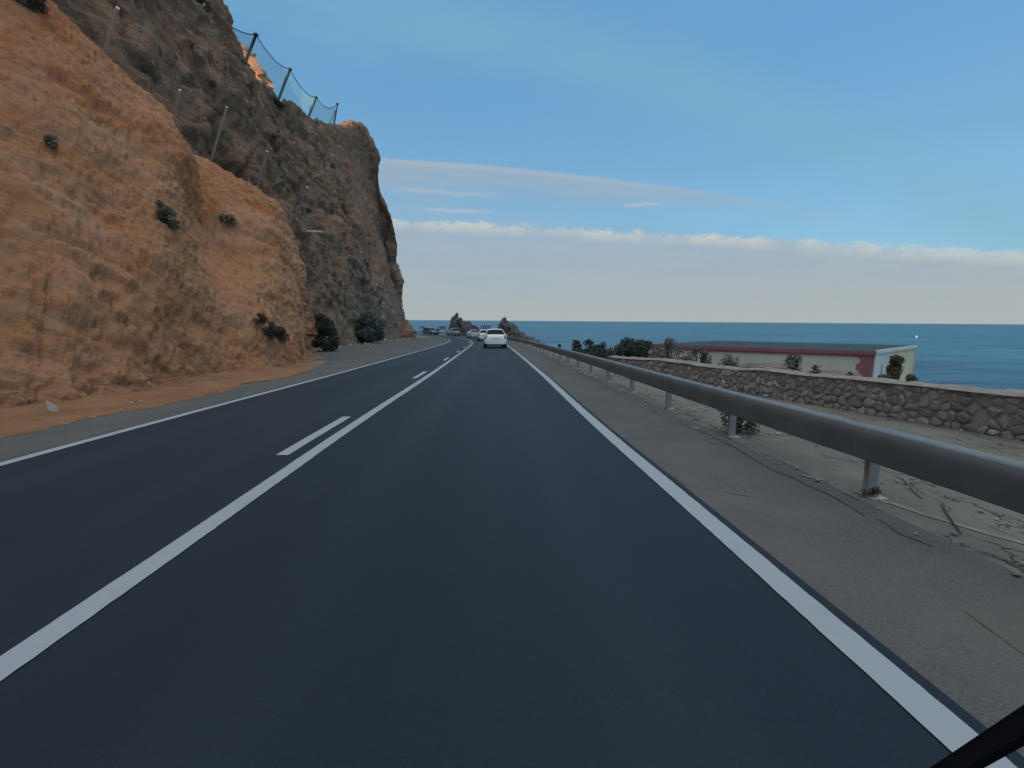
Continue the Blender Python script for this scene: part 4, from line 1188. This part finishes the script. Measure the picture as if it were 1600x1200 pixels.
if a is not None:
    Y = a.y - .7; p0, p1 = at(479, 361.5, Y), at(504, 362.5, Y + .3); root = empty('steel_bar', p0)
    tag(root, 'short horizontal pale bar fixed to the dark cliff face', 'bar')
    bm = bmesh.new(); add_tube(bm, [(0, 0, 0), p1 - p0], .085, 7); from_bm('shaft', bm, PALEPOST, root, sm=40)
    for f in (.15, .85):
        q = (p1 - p0) * f; bm = bmesh.new(); add_tube(bm, [q, q + Vector((-.6, 1.4, -.1))], .04, 5); from_bm('bracket', bm, PALEPOST, root)

# wire along the foot of the orange slope
def foot_cable():
    pts = [gat(*q) for q in [(-120, 668), (0, 646), (45, 637), (80, 631), (120, 627), (175, 623), (230, 615), (290, 605), (340, 597), (385, 587)]]
    root = empty('steel_cable', pts[4]); tag(root, 'thin steel cable strung along the foot of the orange slope', 'cable')
    bm = bmesh.new(); Q = crs([(p.x + .10, p.y - .05, p.z + .30) for p in pts], 6)
    add_tube(bm, [Vector(q) - pts[4] for q in Q], .006, 5); from_bm('wire', bm, TWIG, root)
    for p in pts[::2]:
        bm = bmesh.new(); add_tube(bm, [p - pts[4] + Vector((.10, -.05, .30)), p - pts[4] + Vector((-.08, .05, .22))], .010, 5); from_bm('anchor', bm, TWIG, root)
foot_cable()

# white marker slab in the dirt
p = gat(84, 649)
root = empty('marker_slab', (p.x, p.y, p.z + .06)); root.rotation_euler = (R(-10), R(-6), R(35))
tag(root, 'small white lozenge shaped slab standing in the orange dirt', 'marker')
bm = bmesh.new()
prof = [(-.055, .05), (.035, -.075), (.058, -.06), (.055, .06), (-.020, .165), (-.055, .18)]
fv = [bm.verts.new((x, -.012, z)) for x, z in prof]; bv = [bm.verts.new((x, .012, z)) for x, z in prof]
bm.faces.new(fv); bm.faces.new(bv[::-1])
for i in range(len(prof)): bm.faces.new((fv[i], fv[(i + 1) % len(prof)], bv[(i + 1) % len(prof)], bv[i]))
bmesh.ops.bevel(bm, geom=list(bm.edges), offset=.004, segments=1, affect='EDGES')
from_bm('slab', bm, mat('marker_white', (.50, .43, .36), .8), root)

# ------------------------------------------------------------------ chevron boards
BLUE = mat('sign_blue', (.025, .06, .13), .4); SIGNW = mat('sign_white', (.78, .80, .80), .4)
def chevron_board(px, py, Y, w, h, nchev, label, rz):
    t = at(px, py, Y); gz_ = min(zp(Y), t.z - .6)
    root = empty('chevron_sign', (t.x, Y, gz_), rz); tag(root, label, 'road sign', 'chevron boards on the bend')
    zc = t.z - gz_
    bm = bmesh.new(); add_box(bm, (0, 0, zc), (w, .04, h), bevel=.01); from_bm('panel', bm, BLUE, root)
    for k in range(nchev):
        x = (k - (nchev - 1) / 2) * w / nchev; s = h * .40; a = w / nchev * .42
        V = []
        for y_ in (-.026, -.021):
            V += [(x - a * .6, y_, zc), (x + a * .05, y_, zc + s), (x + a * .75, y_, zc + s), (x + a * .1, y_, zc), (x + a * .75, y_, zc - s), (x + a * .05, y_, zc - s)]
        mesh('chevron', V, [(0, 3, 2, 1), (0, 5, 4, 3), (6, 7, 8, 9), (6, 9, 10, 11), (0, 1, 7, 6), (1, 2, 8, 7), (2, 3, 9, 8), (3, 4, 10, 9), (4, 5, 11, 10), (5, 0, 6, 11)], SIGNW, root)
    for sx in (-.36, .36):
        bm = bmesh.new(); add_box(bm, (sx * w, .05, zc / 2 - .2), (.07, .05, zc + .3)); from_bm('post', bm, POST, root)
chevron_board(759, 511.3, 104, 2.3, .85, 4, 'blue and white chevron board behind the white cars', R(12))
chevron_board(691, 512.2, 128, 2.3, .85, 4, 'blue and white chevron board left of the crag', R(22))
chevron_board(660, 511.6, 130, 1.6, .6, 3, 'blue and white chevron board above the dark car at the cliff foot', R(25))

# ------------------------------------------------------------------ cars
def car(name, rear, rz, st, paint_m, label, wheel_r=.31, lamp=None, roofrails=False, cat='car'):
    """st: stations (y, w_low, w_mid, z_bottom, z_belt, w_roof, z_top); indices for glass"""
    root = empty(name, rear, rz); tag(root, label, cat)
    S = st['s']; V = []; n = 13
    for (y, wl, wm, zb, zbelt, wr, zt) in S:
        half = [(0, zb), (wl * .9, zb), (wl, zb + .06), (wm, zb + (zbelt - zb) * .55), (wm * .97, zbelt), (wr, zt - .05 if zt - zbelt > .12 else max(zbelt + .005, zt - .02)), (wr * .62, zt)]
        ring = half + [(0, zt + .012)] + [(-x, z) for x, z in half[:0:-1]]
        V += [(x, y, z) for x, z in ring]
    n = len(V) // len(S); groups = {}
    def put(g_, f): groups.setdefault(g_, []).append(f)
    for i in range(len(S) - 1):
        for k in range(n):
            f = (i * n + k, i * n + (k + 1) % n, (i + 1) * n + (k + 1) % n, (i + 1) * n + k)
            kk = k if k < n // 2 else n - 1 - k          # mirrored index
            g_ = 'body'
            if kk == 4 and i in st['side']: g_ = 'side_window_' + ('l' if k >= n // 2 else 'r') + str(0)
            if kk in (5, 6) and i == st['rear']: g_ = 'rear_window'
            if kk in (5, 6) and i == st['front']: g_ = 'windscreen'
            if kk in (0, 1): g_ = 'underside'
            put(g_, f)
    put('body', tuple(range(n))[::-1]); put('body', tuple((len(S) - 1) * n + k for k in range(n)))
    body = None
    for g_, fs in groups.items():
        used = sorted({v for f in fs for v in f}); mp = {v: i for i, v in enumerate(used)}
        nm = g_.split('_l0')[0].split('_r0')[0]
        o = mesh(nm, [V[v] for v in used], [tuple(mp[v] for v in f) for f in fs],
                 paint_m if g_ == 'body' else BLACK if g_ == 'underside' else GLASS, root, sm=32)
        bmx = bmesh.new(); bmx.from_mesh(o.data); bmesh.ops.recalc_face_normals(bmx, faces=bmx.faces); bmx.to_mesh(o.data); bmx.free()
        if g_ == 'body': body = o
    W = max(s[2] for s in S); yl = S[-1][0]
    for sx in (-1, 1):
        for yy in (st['axr'], st['axf']):
            bm = bmesh.new(); add_tube(bm, [(sx * (W - .21), 0, 0), (sx * (W - .19), 0, 0), (sx * (W - .02), 0, 0), (sx * (W + .005), 0, 0)], [wheel_r * .85, wheel_r, wheel_r, wheel_r * .86], 20)
            w = from_bm('wheel', bm, TYRE, root, sm=40, loc=(0, yy, wheel_r))
            bm = bmesh.new(); add_tube(bm, [(sx * (W - .05), 0, 0), (sx * (W + .012), 0, 0)], [wheel_r * .64, wheel_r * .62], 12); from_bm('rim', bm, RIM, w, sm=40)
    for sx in (-1, 1):                                     # tail lamps, mirrors
        lx, lz, lw, lh, ly = st['tail']
        bm = bmesh.new(); add_box(bm, (0, 0, 0), (lw, .10, lh), bevel=.025); o = from_bm('tail_light', bm, TAIL, root, sm=40, loc=(sx * lx, ly, lz)); o.rotation_euler = (R(-8), R(-sx * 6), R(sx * 14))
        bm = bmesh.new(); add_box(bm, (0, 0, 0), (.20, .10, .13), bevel=.03); from_bm('wing_mirror', bm, paint_m, root, sm=40, loc=(sx * (W + .10), st['mir'][0], st['mir'][1]))
        bm = bmesh.new(); add_box(bm, (0, 0, 0), (.26, .16, .13), bevel=.03); from_bm('headlight', bm, HEAD, root, sm=40, loc=(sx * (S[-2][2] - .17), S[-2][0] + .0, S[-2][4] - .02))
    bm = bmesh.new(); add_box(bm, (0, 0, 0), (W * 1.62, .06, .12), bevel=.02); from_bm('rear_bumper', bm, st.get('bump', BLACK), root, sm=40, loc=(0, -.012, st['bz']))
    bm = bmesh.new(); add_box(bm, (0, 0, 0), (.50, .018, .11), bevel=.004); from_bm('number_plate', bm, PLATE, root, loc=(0, st['py'], st['pz']))
    bm = bmesh.new(); add_box(bm, (0, 0, 0), (.07, .05, .02)); add_tube(bm, [(-.28, -.02, .0), (.25, -.02, .05)], .010, 5); from_bm('rear_wiper', bm, BLACK, root, loc=(0, st['wy'][0], st['wy'][1]))
    return root

HATCH = dict(s=[(0, .70, .76, .34, .52, .70, .58), (.05, .80, .86, .24, .74, .74, .84), (.14, .82, .88, .21, .90, .72, .99), (.24, .82, .88, .20, .95, .70, 1.06), (.55, .82, .88, .20, .97, .60, 1.43), (.80, .82, .88, .20, .97, .61, 1.49),
                (1.7, .82, .88, .20, .95, .61, 1.51), (2.35, .82, .88, .20, .93, .58, 1.45), (3.15, .82, .88, .20, .90, .64, .99), (3.65, .80, .86, .21, .76, .62, .82), (3.95, .68, .78, .26, .58, .55, .62), (4.02, .60, .70, .36, .50, .48, .52)],
             side=(5, 6), rear=3, front=7, axr=.72, axf=3.25, tail=(.745, .86, .13, .30, .085), mir=(2.75, .98), bz=.36, py=.02, pz=.74, wy=(.27, 1.10))
SUV = dict(s=[(0, .76, .80, .38, .60, .76, .68), (.05, .86, .90, .28, .82, .80, .95), (.12, .87, .92, .26, 1.05, .80, 1.14), (.18, .87, .92, .26, 1.08, .78, 1.20), (.38, .87, .92, .26, 1.10, .70, 1.66), (.70, .87, .92, .26, 1.10, .71, 1.74),
              (2.0, .87, .92, .26, 1.08, .71, 1.76), (2.7, .87, .92, .26, 1.05, .68, 1.68), (3.45, .87, .92, .26, 1.02, .70, 1.12), (4.05, .86, .90, .27, .90, .70, .98), (4.40, .74, .84, .32, .72, .62, .76), (4.48, .66, .76, .42, .60, .56, .62)],
           side=(4, 5, 6), rear=3, front=7, axr=.80, axf=3.6, tail=(.80, 1.0, .14, .44, .07), mir=(3.0, 1.14), bz=.42, py=.02, pz=.86, wy=(.20, 1.24))
SALOON = dict(s=[(0, .72, .78, .36, .56, .70, .62), (.05, .82, .86, .26, .80, .76, .90), (.12, .83, .88, .22, .92, .74, 1.00), (.55, .83, .88, .20, .95, .72, 1.04), (1.20, .83, .88, .20, .95, .60, 1.40), (1.5, .83, .88, .20, .95, .60, 1.45),
                 (2.2, .83, .88, .20, .94, .60, 1.46), (2.7, .83, .88, .20, .92, .57, 1.40), (3.5, .83, .88, .20, .90, .64, .98), (4.1, .81, .86, .21, .78, .62, .84), (4.4, .69, .78, .26, .60, .55, .64), (4.48, .60, .70, .36, .50, .48, .52)],
              side=(5, 6), rear=3, front=7, axr=.95, axf=3.6, tail=(.74, .86, .20, .18, .07), mir=(2.95, .98), bz=.36, py=.02, pz=.72, wy=(.60, 1.06))
def onroad(px, Y, dz=.034):
    X = dirn(px, 500).x * Y; return (X, Y, zp(Y) + dz)
slope = math.atan(.024)
c1 = car('hatchback', onroad(774.5, 34.4), R(4.5), dict(HATCH, bump=P_WHITE), P_WHITE, 'white hatchback seen from behind, nearest in the line of cars ahead')
c2 = car('hatchback', onroad(758.5, 58.5), R(9), dict(HATCH, bump=P_WHITE), P_WHITE, 'white hatchback half hidden by the nearest white car')
c3 = car('saloon_car', onroad(742.5, 77), R(16), dict(SALOON, bump=P_SILV), P_SILV, 'silver saloon third in the line of cars ahead')
c4 = car('people_carrier', onroad(713, 94), R(24), SUV, P_GREY, 'tall grey people carrier furthest ahead entering the bend', .34)
c5 = car('estate_car', onroad(664, 112), R(44) + pi, dict(SUV, bump=BLACK), P_DARK, 'dark car coming round the bend beside the cliff foot', .34)
for c in (c1, c2, c3, c4): c.rotation_euler = (-slope * (1 if c is not c4 else .6), 0, c.rotation_euler.z)

# low scrub beyond the far barrier of the bend
for px, top, Y, w, sd, lab in ((679, 514.5, 126, 4.6, 71, 'rounded dark bush on the outside of the bend left of the far chevron board'), (645, 518, 122, 3.0, 72, 'dark low bush beyond the bend next to the cliff foot'),
                               (703, 515, 122, 3.0, 73, 'dark low bush at the left foot of the crag'), (640, 523, 104, 2.4, 74, 'low bush at the tip of the headland foot')):
    t = at(px, top, Y); z0 = min(zp(Y) - .3, t.z - 1.0)
    shrub((t.x, Y, z0), w, t.z - z0, LEAF_D, sd, lab, 700, .22)

# ------------------------------------------------------------------ boat far out on the water
def sailboat():
    d = dirn(1432, 527.5); Y = (-15 - CAMH) / d.z
    root = empty('sailboat', (d.x * Y, Y, -15)); tag(root, 'tiny white sailing boat on the sea right of the building', 'boat'); root.scale = (.32, .32, .32)
    bm = bmesh.new(); ring = []
    for x, w, z in ((-3.2, .8, .9), (-1.5, 1.15, .85), (.8, 1.1, .9), (2.6, .5, 1.05), (3.4, .03, 1.15)):
        ring.append([bm.verts.new((x, -w, z)), bm.verts.new((x, -w * .6, -.2)), bm.verts.new((x, w * .6, -.2)), bm.verts.new((x, w, z))])
    for a, b_ in zip(ring, ring[1:]):
        for k in range(4): bm.faces.new((a[k], a[(k + 1) % 4], b_[(k + 1) % 4], b_[k]))
    bm.faces.new(ring[0])
    from_bm('hull', bm, WALLW, root)
    bm = bmesh.new(); add_tube(bm, [(.5, 0, .8), (.5, 0, 9.5)], .07, 6); from_bm('mast', bm, POST, root)
    SAIL = mat('sail_cloth', (.8, .8, .78), .8)
    mesh('sail', [(.4, 0, 1.6), (.4, 0, 9.2), (-1.1, .25, 5.5), (-2.6, .5, 1.7), (.43, .02, 1.6), (.43, .02, 9.2), (-1.07, .27, 5.5), (-2.57, .52, 1.7)], [(0, 1, 2, 3), (7, 6, 5, 4), (0, 4, 5, 1), (1, 5, 6, 2), (2, 6, 7, 3), (3, 7, 4, 0)], SAIL, root)
    mesh('sail', [(3.2, 0, 1.3), (.7, 0, 8.2), (1.0, .4, 1.6), (3.2, .02, 1.3), (.7, .02, 8.2), (1.0, .42, 1.6)], [(0, 1, 2), (5, 4, 3), (0, 3, 4, 1), (1, 4, 5, 2), (2, 5, 3, 0)], SAIL, root)
sailboat()

# ------------------------------------------------------------------ windscreen wiper of the car the camera rides in
def wiper():
    a, b_ = at(1468, 1210, .62), at(1645, 1100, .50)
    root = empty('windscreen_wiper', a); tag(root, 'black windscreen wiper crossing the white edge line at the lower right corner', 'wiper')
    d = (b_ - a); L = d.length; u = d.normalized(); view = (a - Vector((0, 0, CAMH))).normalized(); w = u.cross(view).normalized(); nrm = w.cross(u)
    def box(name, t0, t1, w0, w1, h0, h1, m):
        V = []
        for t, s in ((t0, .8), (t1, 1)):
            for ww, hh in ((w0, h0), (w1, h0), (w1, h1), (w0, h1)): V.append(u * (L * t) + w * ww * s + nrm * hh)
        return mesh(name, V, [(0, 1, 2, 3), (7, 6, 5, 4), (0, 4, 5, 1), (1, 5, 6, 2), (2, 6, 7, 3), (3, 7, 4, 0)], m, root)
    box('blade', -.25, 1.9, -.010, .008, -.016, .012, RUBBER)
    box('spoiler', -.22, 1.85, -.020, .014, .010, .020, RUBBER)
    box('arm', .55, 2.3, -.018, .002, .018, .028, RUBBER)
    bm = bmesh.new(); add_tube(bm, [u * L * 2.3 - nrm * .02, u * L * 2.3 + nrm * .035], .022, 12); from_bm('pivot_cap', bm, RUBBER, root, sm=40)
wiper()
